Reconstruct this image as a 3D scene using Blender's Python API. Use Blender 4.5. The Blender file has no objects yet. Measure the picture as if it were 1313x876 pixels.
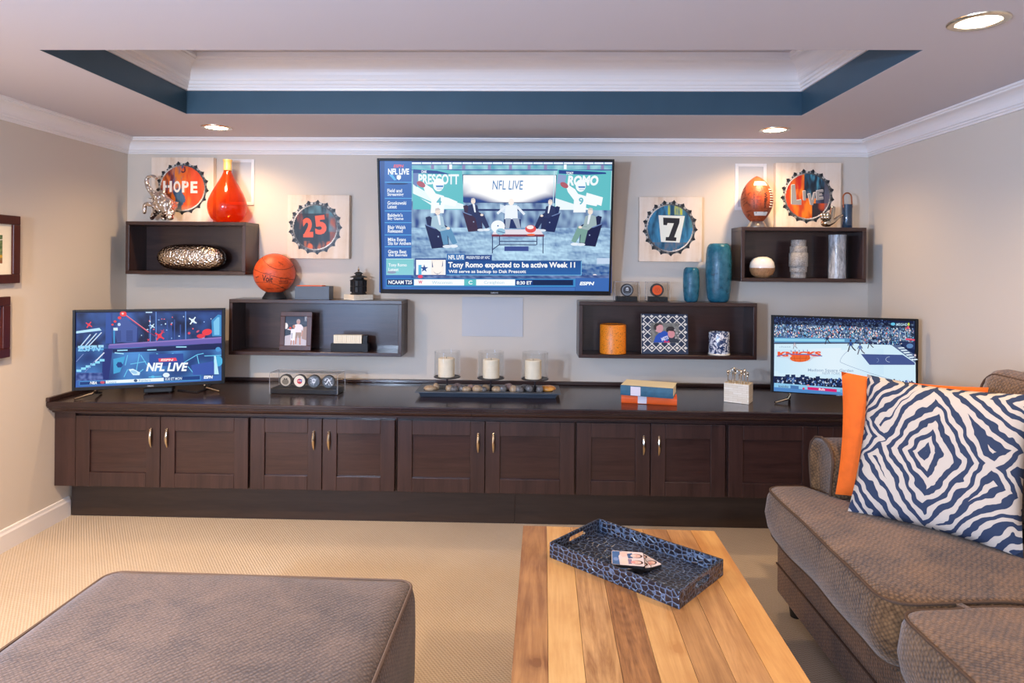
import bpy, bmesh, math, random
import numpy as np
from mathutils import Vector, Matrix, noise
random.seed(7)
PI = math.pi
COL = bpy.context.scene.collection
S = bpy.context.scene

# ------------------------------------------------------------------ camera
F, CX, CY, YAW, ROLL, H = 840.0, 656.5, 336.8, 0.026, 0.0085, 1.46
RC = Matrix.Rotation(YAW, 3, 'Z') @ Matrix.Rotation(PI/2, 3, 'X') @ Matrix.Rotation(ROLL, 3, 'Z')
EYE = Vector((0, 0, H))
cd = bpy.data.cameras.new('camera')
cd.sensor_fit = 'HORIZONTAL'; cd.sensor_width = 36.0
cd.lens = F/1313*36.0
cd.shift_y = (CY - 438.0)/1313.0
cd.shift_x = 0.0
cd.clip_start = 0.05
cam = bpy.data.objects.new('camera', cd); COL.objects.link(cam)
cam.matrix_world = Matrix.Translation(EYE) @ RC.to_4x4()
S.camera = cam
def ray(px, py): return RC @ Vector(((px-CX)/F, -(py-CY)/F, -1.0))
def atY(px, py, Y): d = ray(px, py); return EYE + d*(Y/d.y)
def atZ(px, py, Z): d = ray(px, py); return EYE + d*((Z-H)/d.z)
def atX(px, py, X): d = ray(px, py); return EYE + d*(X/d.x)
def onplane(px, py, p, n): d = ray(px, py); return EYE + d*((p-EYE).dot(n)/d.dot(n))

# ------------------------------------------------------------------ world, lights, exposure
w = bpy.data.worlds.new('world'); S.world = w; w.use_nodes = True
w.node_tree.nodes['Background'].inputs[0].default_value = (0.55, 0.68, 0.9, 1)
w.node_tree.nodes['Background'].inputs[1].default_value = 0.6
S.view_settings.view_transform = 'Standard'; S.view_settings.look = 'None'
S.view_settings.exposure = -0.07; S.view_settings.gamma = 1.0
S.view_settings.use_curve_mapping = False
def area(name, loc, target, sx, sy, power, color, spread=PI):
    l = bpy.data.lights.new(name, 'AREA'); l.shape = 'RECTANGLE'; l.size = sx; l.size_y = sy
    l.energy = power; l.color = color; l.spread = spread
    o = bpy.data.objects.new(name, l); COL.objects.link(o); o.location = loc
    o.rotation_euler = (Vector(target)-Vector(loc)).to_track_quat('-Z', 'Y').to_euler()
    return o
area('photo_strobe', (-1.86, -0.70, 1.60), (0.1, 4.1, 1.35), 0.2, 0.2, 105, (0.58, 0.75, 1.0))
area('rear_fill', (-0.5, -2.93, 1.45), (-0.3, 3, 1.2), 2.6, 1.5, 30, (0.78, 0.87, 1.0))  # added soft fill from behind the camera, no known window there
area('ceiling_fill', (-0.5, -0.9, 1.25), (-0.5, -0.3, 2.2), 0.4, 0.4, 22, (0.60, 0.72, 1.0))  # added cool up-light that fills the ceiling, no such strobe known
area('left_window_daylight', (-2.56, -1.15, 1.12), (0, -1.15, 1.12), 3.1, 1.75, 150, (0.32, 0.54, 1.0))
WARM = (1.0, 0.68, 0.38)
LAMP_BACK, LAMP_MID = 36.0, 95.0

# ------------------------------------------------------------------ colours and materials
def lin(c):
    if isinstance(c, str):
        c = c.lstrip('#'); c = [int(c[i:i+2], 16) for i in (0, 2, 4)]
    r = []
    for v in c[:3]:
        v = v/255.0
        r.append(v/12.92 if v <= 0.04045 else ((v+0.055)/1.055)**2.4)
    return tuple(r)
def lin4(c): return lin(c) + (1.0,)
class NT:
    def __init__(s, name):
        s.m = bpy.data.materials.new(name); s.m.use_nodes = True
        s.t = s.m.node_tree; s.b = s.t.nodes['Principled BSDF']; s.out = s.t.nodes['Material Output']
    def n(s, typ, **kw):
        nd = s.t.nodes.new(typ)
        for k, v in kw.items():
            if k in nd.inputs: nd.inputs[k].default_value = v
            else: setattr(nd, k, v)
        return nd
    def l(s, a, b): s.t.links.new(a, b)
    def coord(s, scale=(1, 1, 1), rot=(0, 0, 0), kind='Object'):
        tc = s.n('ShaderNodeTexCoord'); mp = s.n('ShaderNodeMapping')
        mp.inputs['Scale'].default_value = scale; mp.inputs['Rotation'].default_value = rot
        s.l(tc.outputs[kind], mp.inputs['Vector']); return mp.outputs[0]
    def noise(s, vec, scale, detail=3, rough=0.5, dist=0.0):
        nd = s.n('ShaderNodeTexNoise'); nd.inputs['Scale'].default_value = scale
        nd.inputs['Detail'].default_value = detail; nd.inputs['Roughness'].default_value = rough
        nd.inputs['Distortion'].default_value = dist
        s.l(vec, nd.inputs['Vector']); return nd.outputs['Fac']
    def ramp(s, fac, stops, interp='LINEAR'):
        r = s.n('ShaderNodeValToRGB'); r.color_ramp.interpolation = interp
        e = r.color_ramp.elements
        while len(e) < len(stops): e.new(0.5)
        for i, (p, c) in enumerate(stops):
            e[i].position = p; e[i].color = c if len(c) == 4 else tuple(c)+(1,)
        s.l(fac, r.inputs[0]); return r.outputs[0]
    def math(s, op, a, b=None, clamp=False):
        m = s.n('ShaderNodeMath', operation=op); m.use_clamp = clamp
        for i, v in enumerate((a, b)):
            if v is None: continue
            if isinstance(v, (int, float)): m.inputs[i].default_value = v
            else: s.l(v, m.inputs[i])
        return m.outputs[0]
    def bump(s, h, strength=0.3, dist=0.01):
        b = s.n('ShaderNodeBump'); b.inputs['Strength'].default_value = strength; b.inputs['Distance'].default_value = dist
        s.l(h, b.inputs['Height']); s.l(b.outputs[0], s.b.inputs['Normal']); return b
    def base(s, c):
        if isinstance(c, tuple) or isinstance(c, list): s.b.inputs['Base Color'].default_value = tuple(c) if len(c) == 4 else tuple(c)+(1,)
        else: s.l(c, s.b.inputs['Base Color'])
    def set(s, rough=None, metal=None, spec=None, coat=None, coat_rough=None, sheen=None):
        for k, v in (('Roughness', rough), ('Metallic', metal), ('Specular IOR Level', spec), ('Coat Weight', coat), ('Coat Roughness', coat_rough), ('Sheen Weight', sheen)):
            if v is not None: s.b.inputs[k].default_value = v
        return s
def plain(name, c, rough=0.5, metal=0.0, vary=0.0, vscale=8, bump=0.0, bscale=60, coat=0.0, spec=0.5):
    a = NT(name); c = lin(c)
    v = a.coord()
    if vary:
        f = a.noise(v, vscale, 4)
        a.base(a.ramp(f, [(0.3, tuple(x*(1-vary) for x in c)), (0.7, tuple(min(1, x*(1+vary)) for x in c))]))
    else: a.base(c)
    if bump: a.bump(a.noise(v, bscale, 3), bump, 0.01)
    a.set(rough, metal, spec, coat, 0.08)
    return a.m
def attr_mat(name, emit=0.0, rough=0.6):
    a = NT(name); at = a.n('ShaderNodeAttribute'); at.attribute_name = 'paint'
    if emit:
        a.base((0.004, 0.004, 0.006)); a.l(at.outputs['Color'], a.b.inputs['Emission Color'])
        a.b.inputs['Emission Strength'].default_value = emit; a.set(0.3, 0, 0.15)
    else:
        a.l(at.outputs['Color'], a.b.inputs['Base Color']); a.set(rough, 0, 0.35)
    return a.m
def wood(name, c1, c2, axis='X', scale=1.0, rough=0.35, coat=0.0, bump=0.05, knots=False):
    a = NT(name)
    sc = {'X': (1.2, 14, 14), 'Y': (14, 1.2, 14), 'Z': (14, 14, 1.2)}[axis]
    v = a.coord(tuple(k*scale for k in sc))
    f = a.noise(v, 1.6, 6, 0.62, 0.8)
    f2 = a.noise(a.coord(tuple(k*scale*4 for k in sc)), 2.0, 3)
    f3 = a.math('ADD', a.math('MULTIPLY', f, 0.75), a.math('MULTIPLY', f2, 0.25))
    a.base(a.ramp(f3, [(0.33, lin(c1)), (0.66, lin(c2))]))
    a.bump(f2, bump, 0.004)
    a.set(rough, 0, 0.5, coat, 0.1)
    return a.m
def thinglass(name, tint=(1, 1, 1), gloss=0.12, body=None, bodyfac=0.0, edge=0.5):
    a = NT(name); t = a.t
    tr = a.n('ShaderNodeBsdfTransparent'); tr.inputs[0].default_value = tuple(tint)+(1,)
    gl = a.n('ShaderNodeBsdfGlossy'); gl.inputs['Roughness'].default_value = 0.03
    gl.inputs[0].default_value = (1, 1, 1, 1)
    lw = a.n('ShaderNodeLayerWeight'); lw.inputs[0].default_value = 0.5
    fac = a.math('ADD', a.math('MULTIPLY', a.math('POWER', lw.outputs['Facing'], 4.0), edge), gloss*0.3, True)
    cur = tr.outputs[0]
    if body:
        df = a.n('ShaderNodeBsdfPrincipled'); df.inputs['Base Color'].default_value = tuple(body)+(1,); df.inputs['Roughness'].default_value = 0.15
        m0 = a.n('ShaderNodeMixShader'); m0.inputs[0].default_value = bodyfac
        a.l(cur, m0.inputs[1]); a.l(df.outputs[0], m0.inputs[2]); cur = m0.outputs[0]
    m = a.n('ShaderNodeMixShader'); a.l(fac, m.inputs[0]); a.l(cur, m.inputs[1]); a.l(gl.outputs[0], m.inputs[2])
    a.l(m.outputs[0], a.out.inputs['Surface'])
    return a.m
def emitter(name, c, s):
    a = NT(name); a.base((0, 0, 0)); a.b.inputs['Emission Color'].default_value = tuple(c)+(1,); a.b.inputs['Emission Strength'].default_value = s
    return a.m

M = {}
M['wall'] = plain('wall_paint', '#d3c8bb', 0.75, bump=0.04, bscale=220, spec=0.25)
M['ceiling'] = plain('ceiling_paint', '#ccc7cc', 0.85, bump=0.03, bscale=180, spec=0.2)
M['trim'] = plain('white_trim_paint', '#e9e4e2', 0.35, spec=0.4)
M['tray_blue'] = plain('blue_wall_paint', '#314d5e', 0.45, vary=0.06, vscale=5)
M['speaker'] = plain('speaker_grille_white', '#c4c4c6', 0.6, bump=0.25, bscale=900)
M['speaker_frame'] = plain('speaker_frame_white', '#ece8e6', 0.4)
M['espresso'] = wood('espresso_wood', '#281816', '#3f2925', 'X', 1.0, 0.3, 0.2)
M['espresso_v'] = wood('espresso_wood_upright', '#281816', '#3f2925', 'Z', 1.0, 0.36, 0.15)
M['espresso_top'] = wood('espresso_worktop', '#1f1415', '#2f2020', 'X', 0.8, 0.22, 0.15, 0.02)
M['kick'] = wood('espresso_plinth', '#2b1f19', '#3b2c24', 'X', 1.0, 0.42, 0.0)
M['black'] = plain('black_plastic', '#0c0c0f', 0.45, spec=0.3)
M['blackmatte'] = plain('matte_black', '#1a1a1d', 0.6)
M['silver'] = plain('brushed_silver', '#c9c2b8', 0.28, 1.0)
M['nickel'] = plain('satin_nickel', '#d6c7ae', 0.2, 1.0)
M['chrome'] = None
M['chrome_smooth'] = plain('polished_metal', '#cfc4b2', 0.16, 1.0)
M['iron'] = plain('dark_iron', '#2b2528', 0.45, 0.6)
M['slate'] = plain('slate_grey_lacquer', '#4b5562', 0.45, vary=0.1, bump=0.03)
M['dish'] = plain('charcoal_dish', '#3c444f', 0.4, vary=0.1)
M['candle'] = plain('ivory_wax', '#f1e3c8', 0.5, vary=0.05, vscale=30)
M['glass'] = thinglass('clear_glass', (0.965, 0.97, 0.97), 0.07, None, 0, 0.75)
M['acrylic'] = thinglass('clear_acrylic', (0.975, 0.975, 0.975), 0.05, None, 0, 0.28)
M['acrylic_edge'] = thinglass('polished_acrylic_edge', (0.8, 0.82, 0.84), 0.5, (0.8, 0.82, 0.85), 0.35)
M['orange_glass'] = thinglass('orange_glass', (0.92, 0.34, 0.11), 0.08, lin('#c2400c'), 0.2)
M['teal_glass'] = None
M['rubber'] = plain('black_rubber', '#222226', 0.5, bump=0.3, bscale=160)
M['screen'] = attr_mat('screen_picture', 1.05)
M['print'] = attr_mat('printed_colour', 0.0, 0.55)
M['lacquer_print'] = attr_mat('lacquered_print', 0.0, 0.35)
M['cream'] = plain('cream_mat_board', '#efe6d0', 0.8)
M['mahogany'] = wood('mahogany_frame', '#33120e', '#4c1f18', 'Z', 1.0, 0.35)
M['pages'] = wood('book_pages', '#e4d7b4', '#f3ead0', 'X', 6.0, 0.8)
M['book_blue'] = plain('teal_blue_cloth', '#34637c', 0.7, vary=0.12, vscale=40, bump=0.1, bscale=400)
M['book_orange'] = plain('orange_cloth', '#f2601d', 0.6, vary=0.06, bump=0.1, bscale=400)
M['book_top'] = plain('cream_book_board', '#efe3bb', 0.6)
M['sticker'] = plain('pale_paper_label', '#dcd4dc', 0.6)
M['carpet'] = None
def tile_mat():
    a = NT('bone_mosaic'); v = a.coord()
    br = a.n('ShaderNodeTexBrick'); a.l(a.coord((1, 1, 1), (PI/2, 0, 0)), br.inputs['Vector'])
    br.inputs['Scale'].default_value = 1; br.inputs['Brick Width'].default_value = 0.05; br.inputs['Row Height'].default_value = 0.012
    br.inputs['Mortar Size'].default_value = 0.0006
    br.inputs['Color1'].default_value = lin4('#eee4d2'); br.inputs['Color2'].default_value = lin4('#e2d3ba'); br.inputs['Mortar'].default_value = lin4('#cbb998')
    a.base(br.outputs['Color']); a.set(0.3, 0, 0.5); return a.m
M['bone'] = tile_mat()
def carpet():
    a = NT('beige_loop_carpet'); v = a.coord((1, 1, 1), (0, 0, 0.35))
    sp = a.n('ShaderNodeSeparateXYZ'); a.l(v, sp.inputs[0])
    x = a.math('SINE', a.math('MULTIPLY', sp.outputs[0], 2*PI/0.02)); y = a.math('SINE', a.math('MULTIPLY', sp.outputs[1], 2*PI/0.014))
    loops = a.math('MULTIPLY', x, y)
    nz = a.noise(v, 260, 2); big = a.noise(v, 3.0, 3)
    h = a.math('ADD', a.math('MULTIPLY', loops, 0.35), nz)
    f = a.math('ADD', a.math('MULTIPLY', h, 0.55), a.math('MULTIPLY', big, 0.25))
    a.base(a.ramp(f, [(0.15, lin('#a9937a')), (0.75, lin('#d8c8b0'))])); a.bump(h, 0.55, 0.006)
    a.set(0.95, 0, 0.1, sheen=0.15); return a.m
M['carpet'] = carpet()
def chenille(name, dark, light, k=0.0085, sheen=0.3):
    a = NT(name); v = a.coord()
    vo = a.n('ShaderNodeTexVoronoi'); vo.inputs['Scale'].default_value = 1/k; vo.inputs['Randomness'].default_value = 0.35; a.l(a.coord((1.0, 1.0, 1.0), (0.5, 0.4, 0.78)), vo.inputs['Vector'])
    wv = a.math('SUBTRACT', 1.0, a.math('MULTIPLY', vo.outputs['Distance'], 2.2))
    big = a.noise(v, 5.5, 4, 0.6, 0.6); fine = a.noise(v, 420, 2)
    h = a.math('ADD', a.math('MULTIPLY', wv, 0.5), fine)
    f = a.math('ADD', a.math('ADD', a.math('MULTIPLY', wv, 0.24), a.math('MULTIPLY', fine, 0.2)), a.math('MULTIPLY', big, 0.6))
    a.base(a.ramp(f, [(0.18, lin(dark)), (0.68, lin(light))])); a.bump(h, 0.5, 0.004)
    a.set(0.85, 0, 0.2, sheen=sheen); return a.m
M['chenille'] = chenille('brown_chenille', '#33210f', '#8c6946', 0.0105)
M['chenille_ott'] = chenille('taupe_chenille', '#3a2a1f', '#7e6552', 0.009)
M['piping'] = plain('brown_piping', '#4f3a2b', 0.8, vary=0.15, vscale=200)
M['piping_ott'] = plain('taupe_piping', '#6a5649', 0.8)
M['orange_fabric'] = plain('orange_linen', '#ee6a14', 0.8, vary=0.08, vscale=25, bump=0.25, bscale=500)
def zebra():
    a = NT('zebra_print_cotton'); uv = a.coord((1, 1, 1), (0, 0, 0), 'Object')
    sp = a.n('ShaderNodeSeparateXYZ'); a.l(uv, sp.inputs[0]); x, z = sp.outputs[0], sp.outputs[2]
    nv = a.n('ShaderNodeTexNoise'); nv.inputs['Scale'].default_value = 9; nv.inputs['Detail'].default_value = 2.5; a.l(uv, nv.inputs['Vector'])
    ns = a.n('ShaderNodeSeparateXYZ'); a.l(nv.outputs['Color'], ns.inputs[0])
    xw = a.math('ADD', x, a.math('MULTIPLY', a.math('SUBTRACT', ns.outputs[0], 0.5), 0.10))
    zw = a.math('ADD', z, a.math('MULTIPLY', a.math('SUBTRACT', ns.outputs[1], 0.5), 0.10))
    cb = a.n('ShaderNodeCombineXYZ'); a.l(xw, cb.inputs[0]); a.l(zw, cb.inputs[1])
    best = None
    for (cx, cz, kx, kz) in ((-0.015, 0.0, 1.0, 0.72), (-0.26, 0.24, 1.0, 0.8), (0.27, 0.22, 0.8, 1.0), (-0.26, -0.25, 0.9, 0.8), (0.25, -0.26, 0.85, 0.95), (-0.30, 0.02, 1.3, 0.9), (0.33, -0.02, 1.3, 0.9)):
        d = a.math('ADD', a.math('MULTIPLY', a.math('ABSOLUTE', a.math('SUBTRACT', xw, cx)), kx), a.math('MULTIPLY', a.math('ABSOLUTE', a.math('SUBTRACT', zw, cz)), kz))
        best = d if best is None else a.math('MINIMUM', best, d)
    s = a.math('SINE', a.math('MULTIPLY', best, 2*PI/0.042))
    fb = a.noise(uv, 14, 2)
    s2 = a.math('ADD', s, a.math('MULTIPLY', a.math('SUBTRACT', fb, 0.5), 1.1))
    a.base(a.ramp(s2, [(0.0, lin('#c8bcae')), (0.02, lin('#333f57'))])); a.t.nodes[-1]
    a.bump(a.noise(uv, 600, 2), 0.15, 0.003); a.set(0.85, 0, 0.2); return a.m
M['zebra'] = zebra()
def croc():
    a = NT('blue_crocodile_leather'); v = a.coord((1, 1, 1), (0.3, 0.2, 0.1))
    vo = a.n('ShaderNodeTexVoronoi', feature='DISTANCE_TO_EDGE'); vo.inputs['Scale'].default_value = 66; vo.inputs['Randomness'].default_value = 0.75
    a.l(a.coord((0.75, 1, 1)), vo.inputs['Vector'])
    f = vo.outputs['Distance']
    a.base(a.ramp(f, [(0.03, lin('#596880')), (0.10, lin('#1d1a22'))])); a.bump(a.ramp(f, [(0.02, (0, 0, 0)), (0.25, (1, 1, 1))]), 0.6, 0.004)
    a.set(0.3, 0, 0.5, 0.25); return a.m
M['croc'] = croc()
def hammered():
    a = NT('hammered_silver'); v = a.coord()
    vo = a.n('ShaderNodeTexVoronoi', feature='SMOOTH_F1'); vo.inputs['Scale'].default_value = 95; a.l(v, vo.inputs['Vector'])
    h = a.math('ADD', vo.outputs['Distance'], a.math('MULTIPLY', a.noise(v, 40, 3), 0.5))
    a.base(lin('#cfc2b2')); a.bump(h, 0.6, 0.012); a.set(0.2, 1.0); return a.m
M['hammered'] = hammered()
def lumpy():
    a = NT('lumpy_chrome'); v = a.coord()
    vo = a.n('ShaderNodeTexVoronoi', feature='SMOOTH_F1'); vo.inputs['Scale'].default_value = 62; a.l(v, vo.inputs['Vector'])
    a.base(lin('#e6ded6')); a.bump(vo.outputs['Distance'], 0.9, 0.012).invert = True; a.set(0.07, 1.0); return a.m
M['chrome'] = lumpy()
def leatherball(name, c, c2):
    a = NT(name); v = a.coord()
    vo = a.n('ShaderNodeTexVoronoi'); vo.inputs['Scale'].default_value = 420; a.l(v, vo.inputs['Vector'])
    f = a.noise(v, 28, 5, 0.7, 1.5)
    a.base(a.ramp(f, [(0.36, lin(c2)), (0.5, lin(c))])); a.bump(vo.outputs['Distance'], 0.25, 0.002); a.set(0.42, 0, 0.5); return a.m
M['basketball'] = leatherball('orange_basketball_leather', '#e2592a', '#cf4a1e')
M['football'] = leatherball('brown_football_leather', '#a84c28', '#7c3417')
def panelwood():
    a = NT('pale_plank_panel'); v = a.coord((9, 9, 0.9))
    f = a.noise(v, 1.6, 6, 0.6, 0.5); f2 = a.noise(a.coord(), 7, 4, 0.65)
    g = a.math('ADD', a.math('MULTIPLY', f, 0.6), a.math('MULTIPLY', f2, 0.4))
    a.base(a.ramp(g, [(0.3, lin('#c9a98c')), (0.48, lin('#e4d0bb')), (0.7, lin('#eee0d2'))])); a.set(0.7, 0, 0.25); return a.m
M['panelwood'] = panelwood()
def speckle(name, base, spots, scale=140, lo=0.33, hi=0.37):
    a = NT(name); v = a.coord()
    f = a.noise(v, scale, 3, 0.6)
    a.base(a.ramp(f, [(lo, lin(spots)), (hi, lin(base))])); a.set(0.4, 0, 0.5); return a.m
M['orange_speckle'] = speckle('orange_speckled_glaze', '#f08a1c', '#6b3a14', 150, 0.36, 0.43)
def marble(name, c1, c2, scale, lo, hi, rough=0.2, sx=(1, 1, 1)):
    a = NT(name); v = a.coord(sx)
    f = a.noise(v, scale, 4, 0.6, 2.0)
    a.base(a.ramp(f, [(lo, lin(c1)), (hi, lin(c2))])); a.bump(f, 0.3, 0.004); a.set(rough, 0, 0.5, 0.2); return a.m
M['blue_white'] = marble('blue_white_glaze', '#2c3f66', '#e6e6ea', 36, 0.47, 0.53)
M['grey_stone'] = marble('grey_bark_glaze', '#6f747a', '#b9bdc2', 16, 0.35, 0.65, 0.35, (3, 3, 0.7))
M['step_stone'] = marble('weathered_grey_stone', '#7d766f', '#b4aea6', 60, 0.35, 0.65, 0.5)
M['tan_clay'] = marble('tan_clay', '#a3724a', '#c08f62', 40, 0.35, 0.65, 0.55)
M['white_glaze'] = plain('white_glaze', '#efe8de', 0.18, coat=0.3)
M['teal'] = None
def teal():
    a = NT('teal_bubble_glass'); v = a.coord()
    tr = a.n('ShaderNodeBsdfTransparent'); tr.inputs[0].default_value = lin4('#5fb0c8')
    f = a.noise(v, 26, 4, 0.6)
    a.base(a.ramp(f, [(0.36, lin('#24748f')), (0.66, lin('#4c98b1'))])); a.set(0.08, 0, 0.6, 0.5)
    vo = a.n('ShaderNodeTexVoronoi'); vo.inputs['Scale'].default_value = 130; a.l(v, vo.inputs['Vector']); a.bump(vo.outputs['Distance'], 0.3, 0.004)
    mx = a.n('ShaderNodeMixShader'); mx.inputs[0].default_value = 0.5
    a.l(tr.outputs[0], mx.inputs[1]); a.l(a.b.outputs[0], mx.inputs[2]); a.l(mx.outputs[0], a.out.inputs['Surface']); return a.m
M['teal'] = teal()
M['blue_glass'] = thinglass('deep_blue_glass', lin('#2b5a86'), 0.15, lin('#1d4263'), 0.6)
M['leather_strap'] = plain('brown_leather_cord', '#8a4a20', 0.5)
M['ivory'] = plain('ivory_tile', '#efe2c4', 0.35)
M['stone_a'] = marble('river_stone_tan', '#8f7a62', '#b8a184', 30, 0.35, 0.65, 0.4)
M['stone_b'] = marble('river_stone_grey', '#4a4a4e', '#7d7a78', 30, 0.35, 0.65, 0.35)
M['stone_c'] = marble('river_stone_amber', '#c07a30', '#e0a04c', 22, 0.35, 0.65, 0.3)
M['stone_d'] = marble('river_stone_mauve', '#7a6460', '#a58a80', 30, 0.35, 0.65, 0.4)

# ------------------------------------------------------------------ mesh helpers
class MB:
    def __init__(s): s.v, s.f = [], []
    def add(s, vs, fs):
        o = len(s.v); s.v += [tuple(v) for v in vs]; s.f += [tuple(i+o for i in f) for f in fs]; return s
    def box(s, lo, hi, rz=0, piv=None):
        (x0, y0, z0), (x1, y1, z1) = lo, hi
        vs = [Vector(p) for p in ((x0, y0, z0), (x1, y0, z0), (x1, y1, z0), (x0, y1, z0), (x0, y0, z1), (x1, y0, z1), (x1, y1, z1), (x0, y1, z1))]
        if rz:
            p = Vector(piv) if piv else Vector(((x0+x1)/2, (y0+y1)/2, 0)); R = Matrix.Rotation(rz, 3, 'Z')
            vs = [R @ (v-p)+p for v in vs]
        return s.add(vs, [(3, 2, 1, 0), (4, 5, 6, 7), (0, 1, 5, 4), (1, 2, 6, 5), (2, 3, 7, 6), (3, 0, 4, 7)])
    def lathe(s, prof, seg=24, c=(0, 0, 0), sx=1, sy=1, cap=True):
        vs, fs = [], []; n = len(prof)
        for r, z in prof:
            for k in range(seg):
                a = 2*PI*k/seg; vs.append((c[0]+r*math.cos(a)*sx, c[1]+r*math.sin(a)*sy, c[2]+z))
        for i in range(n-1):
            for k in range(seg):
                a, b = i*seg+k, i*seg+(k+1) % seg; fs.append((a, b, b+seg, a+seg))
        if cap:
            if prof[0][0] > 1e-5: fs.append(tuple(range(seg-1, -1, -1)))
            if prof[-1][0] > 1e-5: fs.append(tuple((n-1)*seg+k for k in range(seg)))
        return s.add(vs, fs)
    def cyl(s, r, z0, z1, seg=20, c=(0, 0, 0)): return s.lathe([(r, z0), (r, z1)], seg, c)
    def tube(s, pts, rad, seg=8, closed=False):
        pts = [Vector(p) for p in pts]; n = len(pts)
        rad = rad if isinstance(rad, (list, tuple)) else [rad]*n
        vs, fs = [], []; up = None
        for i, p in enumerate(pts):
            if closed: t = pts[(i+1) % n]-pts[i-1]
            else: t = pts[min(i+1, n-1)]-pts[max(i-1, 0)]
            t.normalize()
            if up is None:
                up = Vector((0, 0, 1)) if abs(t.z) < 0.9 else Vector((1, 0, 0))
            up = (up-t*up.dot(t)); up.normalize(); b = t.cross(up)
            for k in range(seg):
                a = 2*PI*k/seg; vs.append(p+(up*math.cos(a)+b*math.sin(a))*rad[i])
        for i in range(n if closed else n-1):
            j = (i+1) % n
            for k in range(seg): fs.append((i*seg+k, i*seg+(k+1) % seg, j*seg+(k+1) % seg, j*seg+k))
        if not closed: fs.append(tuple(range(seg-1, -1, -1))); fs.append(tuple((n-1)*seg+k for k in range(seg)))
        return s.add(vs, fs)
    def prism(s, poly, a0, a1, plane='XZ'):
        n = len(poly)
        f = {'XZ': lambda p, a: (p[0], a, p[1]), 'XY': lambda p, a: (p[0], p[1], a), 'YZ': lambda p, a: (a, p[0], p[1])}[plane]
        vs = [f(p, a0) for p in poly]+[f(p, a1) for p in poly]
        fs = [tuple(range(n)), tuple(range(2*n-1, n-1, -1))]+[(i, i+n, (i+1) % n+n, (i+1) % n) for i in range(n)]
        return s.add(vs, fs)
    def xf(s, Mx): s.v = [tuple(Mx @ Vector(v)) for v in s.v]; return s
    def build(s, name, mat, parent=None, smooth=False, bevel=0, seg=2, loc=None):
        me = bpy.data.meshes.new(name); me.from_pydata(s.v, [], s.f); me.update()
        bm = bmesh.new(); bm.from_mesh(me); bmesh.ops.recalc_face_normals(bm, faces=bm.faces); bm.to_mesh(me); bm.free()
        if mat: me.materials.append(mat)
        o = bpy.data.objects.new(name, me); COL.objects.link(o)
        if parent: o.parent = parent
        if loc is not None: o.location = loc
        if bevel:
            m = o.modifiers.new('bevel', 'BEVEL'); m.width = bevel; m.segments = seg; m.limit_method = 'ANGLE'; m.angle_limit = 0.6
        if smooth: shade(o)
        return o
def shade(o, ang=0.7):
    for p in o.data.polygons: p.use_smooth = True
    try: o.data.set_sharp_from_angle(angle=ang)
    except Exception: pass
def tag(o, label=None, cat=None, group=None, kind=None):
    if label: o['label'] = label
    if cat: o['category'] = cat
    if group: o['group'] = group
    if kind: o['kind'] = kind
    return o
def thing(name, label, cat, loc=(0, 0, 0), rz=0, group=None):
    o = bpy.data.objects.new(name, None); COL.objects.link(o); o.empty_display_size = 0.05
    o.location = loc; o.rotation_euler = (0, 0, rz); return tag(o, label, cat, group)
def copy_tree(o, parent=None):
    c = o.copy(); COL.objects.link(c); c.parent = parent
    for ch in list(o.children): copy_tree(ch, c)
    return c
def struct(name, mb, mat, **k): return tag(mb.build(name, mat, **k), kind='structure')
def sub(o, lv=2):
    m = o.modifiers.new('subdivision', 'SUBSURF'); m.levels = lv; m.render_levels = lv; return o
def skin(name, nodes, edges, mat, parent=None, lv=2, root=0):
    me = bpy.data.meshes.new(name); me.from_pydata([n[0] for n in nodes], edges, []); me.update()
    o = bpy.data.objects.new(name, me); COL.objects.link(o)
    if parent: o.parent = parent
    m = o.modifiers.new('skin', 'SKIN'); m.use_smooth_shade = True
    for i, n in enumerate(nodes):
        sv = me.skin_vertices[0].data[i]; r = n[1]; sv.radius = (r, r) if not isinstance(r, tuple) else r; sv.use_root = (i == root)
    sub(o, lv); me.materials.append(mat); return o
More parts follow.
